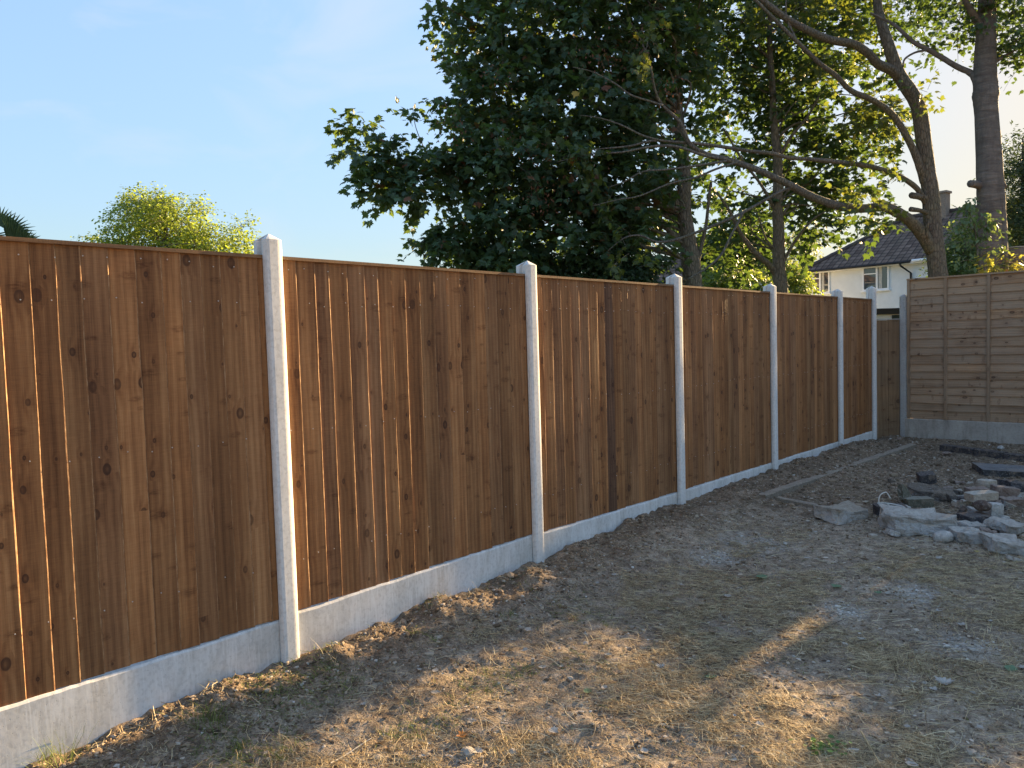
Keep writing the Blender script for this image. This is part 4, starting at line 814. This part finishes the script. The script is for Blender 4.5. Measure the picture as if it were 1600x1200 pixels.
def house(base, ang, Lx, Wy, ze, rise, label, wins, down=None, chim=None, gut_split=None, name='house', over=.35):
    bx = np.array([math.cos(ang), math.sin(ang), 0]); by = np.array([-math.sin(ang), math.cos(ang), 0]); zz = np.array([0, 0, 1.0])
    o = np.array([base[0], base[1], -.3]); root = thing(name, tuple(o), label, 'house')
    Pt = lambda x, y, z: o*[1, 1, 0]+bx*x+by*y+zz*z
    mb = MB(); mb.obox(Pt(over, over, -.5), bx*(Lx-2*over), by*(Wy-2*over), zz*(ze+.5-.12)); mb.build('wall', render_m, root)
    r = Wy/2; e = [Pt(0, 0, ze), Pt(Lx, 0, ze), Pt(Lx, Wy, ze), Pt(0, Wy, ze)]; ra, rb = Pt(r, r, ze+rise), Pt(Lx-r, r, ze+rise)
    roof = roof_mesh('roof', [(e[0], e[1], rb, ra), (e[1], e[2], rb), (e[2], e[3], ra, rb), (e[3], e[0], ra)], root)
    mb = MB()
    for (p, q) in ((e[0], ra), (e[1], rb), (e[2], rb), (e[3], ra), (ra, rb)):
        p_ = p+zz*.03; q_ = q+zz*.03; n = 24; mb.tube([p_+(q_-p_)*k/n for k in range(n+1)], [.10+.015*(k % 2) for k in range(n+1)], 8)
    mb.build('ridge_tiles', plain('ridge_tile', (.09, .075, .07), .8, 6, .3), root)
    mb = MB(); mb.obox(Pt(.02, .02, ze-.15), bx*(Lx-.04), by*(Wy-.04), zz*.10); mb.build('soffit', pvc, root)
    mb = MB(); xg = gut_split or Lx; mb.tube([Pt(0, -.05, ze-.06), Pt(xg, -.05, ze-.06)], [.055, .055], 8); mb.build('gutter', black, root)
    if gut_split: mb = MB(); mb.tube([Pt(xg+.1, -.06, ze-.04), Pt(Lx, -.06, ze-.04)], [.07, .07], 8); g_ = mb.build('gutter', pvc, root); g_['label'] = 'white plastic length of gutter'
    if down is not None:
        mb = MB(); mb.tube([Pt(down-.35, -.05, ze-.08), Pt(down-.3, -.03, ze-.22), Pt(down, over-.06, ze-.55), Pt(down, over-.06, -.4)], [.045]*4, 8); mb.build('downpipe', black, root)
    for (x0, x1, z0, z1, lights) in wins:
        f = MB(); t_ = .07; y0 = over-.05
        def bar(xa, xb, za, zb, yy=y0, dd=.06): f.obox(Pt(xa, yy, za), bx*(xb-xa), by*dd, zz*(zb-za))
        bar(x0, x1, z0, z0+t_); bar(x0, x1, z1-t_, z1); bar(x0, x0+t_, z0+t_, z1-t_); bar(x1-t_, x1, z0+t_, z1-t_); xs_ = [x0]+[x0+(x1-x0)*l for l in lights]+[x1]
        for xm in xs_[1:-1]: bar(xm-t_*.6, xm+t_*.6, z0+t_, z1-t_)
        bar(xs_[0]+t_, xs_[1]-t_*.6, z0+(z1-z0)*.66, z0+(z1-z0)*.66+.05, y0+.002)
        fo = f.build('window', pvc, root); mb = MB(); mb.obox(Pt(x0+.02, y0+.03, z0+.02), bx*(x1-x0-.04), by*.012, zz*(z1-z0-.04)); mb.build('pane', GL, fo)
        mb.v = []; mb = MB()
        for (ca, cb_) in ((xs_[-2]+.08, xs_[-2]+(xs_[-1]-xs_[-2])*.42),):
            n = 14; vs = [tuple(Pt(ca+(cb_-ca)*k/n, y0+.024+.003*math.sin(k*2.2), z)) for z in (z0+.08, z1-.08) for k in range(n+1)]
            mb.add(vs, [(k, k+1, n+2+k, n+1+k) for k in range(n)])
        mb.build('curtain', curt, fo)
        mb = MB(); mb.obox(Pt(x0-.06, y0-.07, z0-.06), bx*(x1-x0+.12), by*.13, zz*.057); mb.build('sill', pvc, fo)
    if chim:
        x, y, hz = chim; mb = MB(); mb.obox(Pt(x, y, ze+rise-.6), bx*.62, by*.5, zz*(hz+.6)); c_ = mb.build('chimney', brick_m, roof)
        mb = MB(); mb.obox(Pt(x-.06, y-.06, ze+rise+hz), bx*.74, by*.62, zz*.1); mb.build('chimney_cap', brick_m, roof)
    return root
hd = math.radians(-9.26)
def wx(u, v, back=.35):      # distance along the white house's eave for a picture column
    dr = ray(u, v); n_ = np.array([-math.sin(hd), math.cos(hd), 0]); o_ = np.array([-12.03, 36.64, 0])+n_*back; t = ((o_-CAM)@n_)/(dr@n_); p = CAM+t*dr
    return float((p-o_)@np.array([math.cos(hd), math.sin(hd), 0])), float(p[2])
def win(u0, v0, u1, v1, l): a_, b_ = wx(u0, v0), wx(u1, v1); return (a_[0], b_[0], b_[1], a_[1], l)
house((-12.03, 36.64), hd, 12.5, 7.2, 4.6, 2.45, 'white rendered house with a dark hipped tile roof behind the fence corner',
      [win(1271, 425, 1297, 457.5, (.42,)), win(1348, 417, 1389.5, 452, (.55,))], down=wx(1424, 420)[0], chim=(wx(1471, 330, 3.4)[0]-.31, 3.1, .85), gut_split=wx(1428, 405)[0])
h2 = at(1003, 440, 36)
house((h2[0], h2[1]), math.atan2(CR[1], CR[0])-.15, 6.6, 5.4, 4.1, 1.9, 'house whose grey tiled roof shows beside the dense maple trunk', [(2.2, 3.4, 2.2, 3.3, (.5,))], name='house')
# garden shed with felt roof in the gap beyond the corner
rt = thing('garden_shed', tuple(at(1392, 530, 17)*[1, 1, 0]+[0, 0, -.3]), 'white garden outbuilding with black felt roof edge seen in the corner gap', 'shed')
c = at(1392, 484, 17); ox = CR*[1, 1, 0]; ox /= np.linalg.norm(ox); oy = np.array([-ox[1], ox[0], 0]); zt = c[2]
mb = MB(); mb.obox((c-ox*1.2)*[1, 1, 0]+[0, 0, -.3], ox*2.4, oy*2, (0, 0, zt+.3-.10)); mb.build('wall', render_m, rt)
mb = MB(); mb.obox((c-ox*1.3-oy*.1)*[1, 1, 0]+[0, 0, zt-.098], ox*2.6, oy*2.2, (0, 0, .13)); mb.build('roof', black, rt)
mb = MB(); mb.obox((c+ox*.02-oy*.03)*[1, 1, 0]+[0, 0, .3], ox*.7, oy*.025, (0, 0, zt-.42)); mb.build('door', plain('dark_green_paint', (.03, .045, .04), .5), rt)

# ------------------------------------------------------------------ kerbs, slab and rubble
def stone_mat(name, top, side, nsc=9):
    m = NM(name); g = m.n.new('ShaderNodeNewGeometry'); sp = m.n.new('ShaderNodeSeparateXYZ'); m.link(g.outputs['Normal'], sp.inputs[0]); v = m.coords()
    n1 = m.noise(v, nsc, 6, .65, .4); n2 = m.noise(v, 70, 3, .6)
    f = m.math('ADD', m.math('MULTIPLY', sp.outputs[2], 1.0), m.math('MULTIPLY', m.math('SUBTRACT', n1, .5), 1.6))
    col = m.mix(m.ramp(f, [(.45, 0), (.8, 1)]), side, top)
    col = m.mix(m.ramp(n1, [(.45, 0), (.75, .5)]), col, m.mix(1.0, col, (.55, .52, .50), 'MULTIPLY')); col = m.mix(m.ramp(n2, [(.55, 0), (.75, .35)]), col, (.60, .58, .54))
    n5 = m.noise(v, nsc*3.2, 6, .75, .8); col = m.mix(m.ramp(n5, [(.36, .6), (.52, 0)]), col, m.mix(1.0, col, (.45, .42, .38), 'MULTIPLY'))
    n6 = m.noise(v, nsc*1.4, 5, .7); col = m.mix(m.ramp(n6, [(.50, 0), (.62, .4)]), col, (.34, .27, .20))
    m.bump(m.math('ADD', m.math('MULTIPLY', n1, 2.0), m.math('ADD', n2, m.math('MULTIPLY', n5, 1.5))), 1.0, .012); return m.fin(col, .92)
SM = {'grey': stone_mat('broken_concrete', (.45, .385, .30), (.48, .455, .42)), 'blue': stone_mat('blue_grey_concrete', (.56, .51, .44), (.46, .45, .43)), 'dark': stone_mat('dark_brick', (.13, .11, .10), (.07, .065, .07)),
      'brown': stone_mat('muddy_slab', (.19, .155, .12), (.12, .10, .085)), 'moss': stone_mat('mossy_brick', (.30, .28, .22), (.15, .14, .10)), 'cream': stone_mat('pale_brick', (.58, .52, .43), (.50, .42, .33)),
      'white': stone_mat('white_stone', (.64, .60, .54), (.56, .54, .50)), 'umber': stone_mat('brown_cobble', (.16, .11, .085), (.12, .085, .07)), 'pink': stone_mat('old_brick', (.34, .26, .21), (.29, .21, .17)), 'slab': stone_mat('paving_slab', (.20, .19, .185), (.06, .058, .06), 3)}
def stone(name, label, cat, u, v, w_px, h_px, dep, mat, yaw=0, tilt=(0, 0), kind='block', seed=0, z_extra=0.0, group='rubble heap at the right'):
    """(u, v) = bottom centre of the near face in the picture, sizes in pixels; dep = depth in metres"""
    p, t = gp(u, v); W_ = w_px*px(t); H = h_px*px(t); rs = np.random.RandomState(seed+1000)
    bm = bmesh.new()
    if kind == 'round': bmesh.ops.create_icosphere(bm, subdivisions=3, radius=.5)
    else:
        bmesh.ops.create_cube(bm, size=1)
        if kind == 'wedge':
            for q in bm.verts:
                if q.co.x > 0 and q.co.z > 0: q.co.z = -.35
        if kind in ('broken', 'wedge'):
            for q in bm.verts: q.co += Vector((rs.uniform(-.11, .11), rs.uniform(-.11, .11), rs.uniform(-.06, .06) if q.co.z > 0 else 0))
        bmesh.ops.bevel(bm, geom=bm.edges[:], offset=.045 if kind != 'slab' else .012, segments=1, affect='EDGES')
        bmesh.ops.triangulate(bm, faces=[f for f in bm.faces if len(f.verts) > 4])
        bmesh.ops.subdivide_edges(bm, edges=bm.edges[:], cuts=5, use_grid_fill=True)
    amp = {'slab': .006, 'brick': .013, 'round': .035}.get(kind, .036); S_ = Vector((W_, dep, H)); off = rs.rand()*30
    for q in bm.verts:
        q.co = Vector((q.co.x*S_.x, q.co.y*S_.y, q.co.z*S_.z)); c_ = q.co; nn = q.co.normalized()
        s_ = (float(vnoise(c_.x*14+off, c_.y*14, c_.z*14+off))-.5)*2*amp+(float(vnoise(c_.x*45+off, c_.y*45, c_.z*45))-.5)*amp*.7
        q.co += nn*s_*min(1, .6+W_)
        if kind in ('broken', 'brick') and rs.rand() < .02: q.co *= 1-.05*rs.rand()
        if kind == 'broken' and c_.z > .2*H: q.co.z += (float(vnoise(c_.x*6+off, c_.y*6, 3))-.5)*.05
    me = bpy.data.meshes.new(name); bm.to_mesh(me); bm.free(); me.polygons.foreach_set('use_smooth', np.ones(len(me.polygons), dtype=bool)) if kind == 'round' else None
    me.materials.append(SM[mat]); o = bpy.data.objects.new(name, me); COL.objects.link(o)
    fwd = np.array([CF[0], CF[1], 0]); fwd /= np.linalg.norm(fwd); base = math.atan2(CR[1], CR[0])
    c_ = p+fwd*dep*.5*abs(math.cos(yaw)); o.location = (c_[0], c_[1], float(ground(c_[0], c_[1], False))+H*.44+z_extra); o.rotation_euler = (tilt[0], tilt[1], base+yaw)
    return tag(o, label, cat, group)
ST = [
 ('concrete_chunk', 'broken grey concrete lump with a brown top, leftmost of the rubble', 'rubble', 1324, 816, 62, 19, .26, 'grey', .25, (.05, .03), 'broken'),
 ('brick', 'dark brick with white plastic strap looped over it', 'brick', 1396, 807, 46, 17, .12, 'dark', -.1, (.05, 0), 'brick'),
 ('broken_slab', 'mossy slab fragment standing tilted behind the dark strapped brick', 'rubble', 1424, 789, 40, 30, .06, 'moss', .35, (-.35, .35), 'wedge'),
 ('brick', 'mossy brick with pale top in front of the tilted slab fragment', 'brick', 1439, 794, 42, 15, .11, 'moss', .05, (0, 0), 'brick'),
 ('broken_slab', 'muddy brown slab lying flat behind the mossy brick', 'rubble', 1462, 783, 58, 15, .22, 'brown', -.3, (.1, .1), 'broken'),
 ('brick', 'small dark brick tipped up on the muddy brown slab', 'brick', 1452, 763, 24, 15, .10, 'dark', -.2, (.2, -.12), 'brick'),
 ('broken_slab', 'low muddy lump right of the muddy brown slab', 'rubble', 1496, 785, 34, 9, .16, 'brown', .2, (0, .1), 'broken'),
 ('concrete_block', 'largest blue grey broken concrete block at the front of the heap', 'rubble', 1451, 838, 92, 31, .33, 'blue', -.08, (.03, .02), 'broken'),
 ('concrete_shard', 'thin pale wedge under the left end of the largest block', 'rubble', 1409, 838, 36, 8, .10, 'white', .15, (0, .12), 'wedge'),
 ('stone', 'rounded white cobble in front of the largest block', 'stone', 1481, 850, 29, 18, .11, 'white', .2, (0, .05), 'round'),
 ('stone', 'small pale stone left of the brick stack', 'stone', 1507, 793, 24, 13, .10, 'cream', .3, (0, 0), 'broken'),
 ('brick', 'dark brick lying under the brown cobbles', 'brick', 1530, 826, 34, 20, .16, 'dark', .1, (0, 0), 'brick'),
 ('stone', 'lower brown cobble leaning on the upright pale block', 'stone', 1540, 821, 32, 15, .12, 'umber', .1, (0, 0), 'round'),
 ('brick', 'upright pale block beside the brown cobbles', 'brick', 1560, 818, 18, 32, .11, 'white', -.15, (0, .06), 'brick'),
 ('brick', 'pale cream brick laid level on the stack', 'brick', 1540, 799, 42, 13, .11, 'cream', .1, (0, -.05), 'brick'),
 ('brick', 'worn brick behind the pale cream brick, left of two', 'brick', 1532, 780, 30, 13, .11, 'pink', -.1, (0, 0), 'brick'),
 ('brick', 'cream brick highest at the back of the stack', 'brick', 1547, 772, 24, 17, .11, 'cream', .4, (0, .05), 'brick'),
 ('brick', 'worn pinkish brick right of the stack, near the picture edge', 'brick', 1577, 779, 34, 18, .12, 'pink', -.25, (0, .1), 'brick'),
 ('brick', 'rough pink brick lowest at the right edge', 'brick', 1588, 793, 38, 16, .12, 'pink', .2, (.05, 0), 'broken'),
 ('broken_slab', 'dark slab piece behind the bricks at the right edge', 'rubble', 1592, 769, 34, 15, .20, 'dark', .3, (0, .1), 'broken'),
 ('concrete_shard', 'blue grey shard right of the largest block', 'rubble', 1523, 832, 34, 12, .14, 'blue', .2, (.1, .1), 'broken'),
 ('broken_slab', 'cracked blue grey piece with a green leaf on it', 'rubble', 1518, 850, 32, 16, .15, 'blue', -.2, (0, 0), 'broken'),
 ('broken_slab', 'small blue grey piece right of the leaf covered one', 'rubble', 1542, 850, 18, 14, .12, 'blue', .2, (0, .1), 'broken'),
 ('broken_slab', 'pale topped slab stacked at the right edge', 'rubble', 1588, 838, 46, 16, .22, 'blue', .2, (.05, .05), 'broken'),
 ('paving_piece', 'dark sided pale topped paving piece nearest at the right edge', 'rubble', 1588, 868, 50, 20, .28, 'blue', -.35, (0, .10), 'broken'),
 ('concrete_shard', 'white chip lying at the right edge in front', 'rubble', 1592, 877, 22, 7, .06, 'white', .2, (0, .1), 'wedge'),
 ('paving_slab', 'flat grey paving slab lying behind the rubble', 'slab', 1590, 746, 78, 10, .42, 'slab', -.30, (.02, .05), 'slab'),
 ('stone', 'small pale stone beside the dark kerb at the back', 'stone', 1484, 713, 14, 8, .12, 'pink', .1, (0, 0), 'round'),
 ('stone', 'tiny pale stone near the right fence foot', 'stone', 1566, 703, 10, 5, .08, 'white', .1, (0, 0), 'round'),
 ('stone', 'small brown stone at the foot of the corner post', 'stone', 1407, 690, 9, 7, .08, 'pink', .1, (0, 0), 'round'),
 ('stone', 'pale pebble in front of the largest block', 'stone', 1383, 815, 10, 6, .05, 'cream', .1, (0, 0), 'round'),
]
rs = np.random.RandomState(77)
for k in range(70):
    u, v = (rs.uniform(1500, 1600), rs.uniform(765, 850)) if k < 42 else (rs.uniform(1380, 1600), rs.uniform(740, 852))
    w_ = rs.uniform(4, 15); stone('rubble_fragment', 'small broken fragment of brick or concrete among the rubble at the right', 'rubble', u, v, w_, w_*rs.uniform(.4, .8), w_*px(gp(u, v)[1])*rs.uniform(.6, 1.2), ['grey', 'cream', 'pink', 'brown', 'blue', 'dark'][rs.randint(6)], rs.uniform(-1, 1), (rs.uniform(-.3, .3), rs.uniform(-.3, .3)), 'broken', 500+k, 0, 'small fragments in the rubble')
zex = {14: .085, 15: .02, 16: .03, 5: .05, 20: .0, 23: .03, 12: .03}
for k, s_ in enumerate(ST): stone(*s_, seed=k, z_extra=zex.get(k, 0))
p, t = gp(1540, 806); bmz = stone('stone', 'upper brown cobble resting on the lower brown one', 'stone', 1541, 822, 22, 14, .10, 'umber', .3, (0, 0), 'round', 60, .115)
# dark kerb edging near the back
def kerb(u0, v0, u1, v1, h, wdt, mat, label, name='kerb_stone', seed=0, sink=.0, group='dark kerb stones at the back'):
    a_, b_ = gp(u0, v0)[0], gp(u1, v1)[0]; d_ = (b_-a_)[:2]; L = np.linalg.norm(d_); d_ /= L; nn = np.array([-d_[1], d_[0]]); n = max(6, int(L/.05)); vs = []
    for k in range(n+1):
        c_ = a_[:2]+d_*L*k/n; zb_ = a_[2]+(b_[2]-a_[2])*k/n; j = [.008*(vnoise(k*.9+seed, q*3.3)-.5) for q in range(4)]
        for (o_, z_, jj) in ((0, -.06, 0), (0, h-.008, j[0]), (.008, h, j[1]), (wdt-.008, h, j[2]), (wdt, h-.008, j[3]), (wdt, -.06, 0)): q_ = c_+nn*(o_+jj); vs.append((q_[0], q_[1], zb_+z_+jj-sink))
    mb = MB(); mb.add(vs, [(k*6+q, (k+1)*6+q, (k+1)*6+(q+1) % 6, k*6+(q+1) % 6) for k in range(n) for q in range(6)]+[tuple(range(6)), tuple(n*6+5-q for q in range(6))])
    o = mb.build(name, mat, loc=(a_[0], a_[1], a_[2])); return tag(o, label, 'kerb', group)
kerb(1468, 704, 1519, 711, .075, .10, SM['dark'], 'leftmost dark kerb stone of the back row', seed=1); kerb(1521, 712, 1566, 718, .08, .10, SM['dark'], 'middle dark kerb stone of the back row', seed=5); kerb(1568, 718, 1625, 724, .07, .10, SM['dark'], 'dark kerb stone cut by the right edge', seed=9)
edge_m = stone_mat('mud_smeared_edging', (.40, .335, .26), (.26, .215, .165))
kerb(1197, 781, 1432, 699, .045, .085, edge_m, 'long mud smeared concrete edging running parallel to the brown fence', 'path_edging', 13, group=None)
kerb(1214, 782, 1276, 794, .03, .05, edge_m, 'short half buried edging piece near the fence, left of the rubble', 'path_edging', 17, group=None)
# plastic strap over the dark brick
mb = MB()
def pxpts(L, t): return [at(u, v, t) for (u, v) in L]
tt_ = gp(1396, 808)[1]-.04
for L in ([(1376, 792), (1373, 782), (1376, 773), (1384, 769), (1388, 773), (1391, 778)], [(1371, 786), (1384, 786), (1398, 788), (1412, 792), (1419, 799)], [(1386, 787), (1396, 794), (1404, 804), (1407, 807)]):
    Q = catmull(pxpts(L, tt_), 5); mb.tube(Q, [.0045]*len(Q), 5)
tag(mb.build('plastic_strap', plain('white_plastic', (.70, .68, .62), .5), loc=tuple(gp(1396, 806)[0])), 'thin white plastic strap looping up from the dark brick', 'strap')

# ------------------------------------------------------------------ small things on the ground
rs = np.random.RandomState(51)
def gleaf(name, u, v, size, mat, label, group, seed):
    p, t = gp(u, v); r_ = np.random.RandomState(seed); sh = MAPLE if r_.rand() < .55 else OVAL*np.array([1.6, 1]); a_ = r_.uniform(0, 6.28)
    k = len(sh); curl = r_.uniform(.15, .6); vs = []
    for (x, y) in sh: q = np.array([x*math.cos(a_)-(y-.5)*math.sin(a_), x*math.sin(a_)+(y-.5)*math.cos(a_)]); vs.append((p[0]+q[0]*size, p[1]+q[1]*size, float(ground(p[0], p[1]))+.012+size*(curl*(x*x+(y-.5)**2)+r_.uniform(-.04, .04))))
    c_ = (p[0], p[1], float(ground(p[0], p[1]))+.010); vs.append(c_)
    mb = MB(); mb.add(vs, [(i, (i+1) % k, k) for i in range(k)]); return tag(mb.build(name, mat, loc=c_), label, 'leaf', group)
lf = {'tan': plain('dead_leaf', (.34, .24, .15), .8, 40, .4), 'grey': plain('bleached_leaf', (.46, .42, .36), .85, 40, .3), 'green': plain('fallen_green_leaf', (.16, .24, .13), .7, 40, .3), 'orange': plain('orange_leaf', (.62, .24, .06), .7, 40, .3), 'yellow': plain('yellow_fallen_leaf', (.62, .48, .12), .7, 30, .3)}
for (u, v, s_, c_, lb) in ((720, 1155, .045, 'orange', 'small orange leaf on straw at the bottom, right of the white stick'), (918, 1082, .055, 'green', 'grey green leaf on sunlit straw near the bottom middle'), (1190, 906, .10, 'green', 'largest fallen green maple leaf, right of the second post'),
                            (1305, 920, .06, 'green', 'green leaf lying mid yard below the rubble'), (1372, 931, .04, 'green', 'small green leaf right of the mid yard leaf'), (1238, 888, .065, 'tan', 'pinkish tan leaf above the green maple leaf'), (1579, 1047, .075, 'green', 'pale green leaf near the right edge'),
                            (1476, 1075, .07, 'grey', 'bleached leaf at the lower right'), (1527, 862, .045, 'yellow', 'yellow leaf by the leaf covered concrete piece'), (1510, 833, .09, 'green', 'green leaf resting on the cracked blue grey piece'), (1110, 1058, .05, 'green', 'pale leaf in the straw between the sunlit patches'), (1425, 1198, .05, 'grey', 'white curled leaf on the bottom edge')):
    gleaf('fallen_leaf', u, v, s_, lf[c_], lb, 'leaves fallen on the yard', int(u*7+v))
n_ = 0
while n_ < 190:
    u, v = rs.uniform(560, 1600), rs.uniform(800, 1195)
    p, t = gp(u, v)
    if p[0] < .25: continue
    c_ = 'grey' if rs.rand() < .5 else 'tan'
    gleaf('dead_leaf', u, v, rs.uniform(.015, .05), lf[c_], 'small curled dead leaf lying in the dry grass of the yard', 'curled dead leaves over the yard', n_); n_ += 1
def chip(u, v, s_, lab, seed):
    o = stone('stone_chip', lab, 'stone', u, v, s_*.8, s_*.5, s_*px(gp(u, v)[1])*.8, 'cream', rs.rand()*3, (0, 0), 'broken', seed, 0, 'white stone chips in the soil'); return o
for k, (u, v, s_) in enumerate(((527, 1080, 0), (419, 1079, 7), (731, 1181, 10), (801, 1178, 6), (833, 1037, 8), (892, 1063, 6), (921, 1135, 8), (1217, 917, 5), (1345, 820, 7), (1365, 840, 6), (1250, 850, 6), (1465, 1000, 7), (1320, 1012, 6), (1432, 1020, 6), (510, 988, 6), (1395, 905, 6), (420, 1036, 5), (480, 1085, 5), (1390, 1100, 7))):
    if s_: chip(u, v, s_, 'small white stone chip lying on the soil of the yard', 300+k)
# grass tufts against the fence and weeds
def tuft(u, v, n, L, mat, label, name='grass_tuft', spread=.05, seed=0, up=(.5, 1.45)):
    p, t = gp(u, v); r_ = np.random.RandomState(seed); mb = MB()
    for k in range(n):
        a_ = r_.uniform(0, 6.28); e_ = r_.uniform(*up); l = L*r_.uniform(.4, 1.1); b = np.array([p[0]+r_.normal(0, spread), p[1]+r_.normal(0, spread), 0]); b[2] = float(ground(b[0], b[1]))-.003
        prev = None; w_ = r_.uniform(.0009, .0019); vs = []
        for q in range(4):
            tq = q/3; ee = e_-tq*.8*r_.uniform(.5, 1.2); s_ = np.array([-math.sin(a_), math.cos(a_), 0])*w_*(1-tq*.85); vs += [b-s_, b+s_]; b = b+np.array([math.cos(a_)*math.cos(ee), math.sin(a_)*math.cos(ee), math.sin(ee)])*l/3
        mb.add(vs, [(2*q, 2*q+1, 2*q+3, 2*q+2) for q in range(3)])
    return tag(mb.build(name, mat, loc=tuple(p)), label, 'grass tuft', 'grass tufts on the yard', 'stuff')
tuft(325, 1128, 130, .11, greeng, 'green grass tuft on the spoil mound against the widest gravel board', spread=.045, seed=1)
tuft(90, 1185, 110, .12, greeng, 'green grass tuft at the bottom left corner by the gravel board', spread=.05, seed=2)
tuft(372, 1172, 90, .045, greeng, 'short bright green patch below the widest gravel board', spread=.025, seed=3)
tuft(795, 962, 60, .045, greeng, 'small green tuft in the shade beyond the first post', spread=.03, seed=4)
tuft(738, 930, 14, .09, straw, 'thin straw tuft by the gravel board right of the first post', spread=.03, seed=5)
tuft(520, 1020, 8, .12, straw, 'few dry stems just right of the first post foot', spread=.03, seed=6)
tuft(1270, 925, 60, .05, straw, 'straw tuft in the middle of the yard', spread=.04, seed=7)
tuft(1475, 968, 150, .055, straw, 'bushy straw tuft left of the right edge', spread=.06, seed=8)
tuft(1555, 1005, 190, .06, straw, 'pale straw tuft close to the right edge', spread=.07, seed=9)
tuft(1445, 1050, 220, .06, straw, 'long ridge of pale straw at the lower right', spread=.10, seed=10)
tuft(1552, 868, 40, .10, straw, 'dry stems standing beside the paving piece', spread=.03, seed=11)
# small weed rosette
p, t = gp(1287, 1172); r_ = np.random.RandomState(5); n = 90
P = np.stack([p[0]+r_.normal(0, .035, n), p[1]+r_.normal(0, .035, n), np.zeros(n)], 1); P[:, 2] = ground(P[:, 0], P[:, 1])+r_.uniform(.004, .03, n)
D = r_.normal(0, 1, (n, 3)); D[:, 2] = r_.uniform(-.1, .5, n)
o = leaves('weed', P, D, np.tile([0, 0, 1.0], (n, 1))+r_.normal(0, .3, (n, 3)), r_.uniform(.012, .026, n), OVAL*np.array([1.8, 1]), leafmat('weed_leaf', (.05, .12, .03), (.12, .24, .06), (.3, .5, .08), .3), None)
tag(o, 'small low leafy green weed at the bottom of the yard', 'weed')
# white stick and dark twigs
def stick(L, r, mat, label, name='twig', lift=.012):
    P = []
    for (u, v) in L: p, t = gp(u, v); p[2] = float(ground(p[0], p[1]))+lift; P.append(p)
    Q = catmull(P, 5); mb = MB(); mb.tube(Q, list(np.linspace(r, r*.6, len(Q))), 6, True, .15, rs); return tag(mb.build(name, mat, loc=tuple(P[0])), label, 'twig')
stick([(517, 1196), (540, 1182), (562, 1168), (581, 1155)], .0032, plain('bleached_wood', (.62, .57, .48), .7, 30, .2), 'bleached white stick at the bottom, left of centre', 'stick')
tw_m = plain('dead_twig', (.12, .09, .065), .9, 30, .3)
stick([(1008, 1020), (1030, 1042), (1050, 1058)], .0022, tw_m, 'thin dark twig left of the middle of the yard')
stick([(780, 1200), (800, 1175), (815, 1160), (830, 1140)], .002, plain('pale_twig', (.42, .34, .22), .8, 30, .2), 'pale curved stem at the bottom middle')
stick([(1275, 995), (1295, 982), (1320, 972)], .0025, tw_m, 'short dark twig in the mid yard litter')
stick([(1275, 1088), (1300, 1090), (1330, 1089)], .002, tw_m, 'reddish twig right of the sunlit streak')
stick([(1345, 1150), (1362, 1175), (1375, 1198)], .004, plain('tan_stalk', (.50, .37, .20), .7, 30, .2), 'tan flattened stalk at the bottom right')
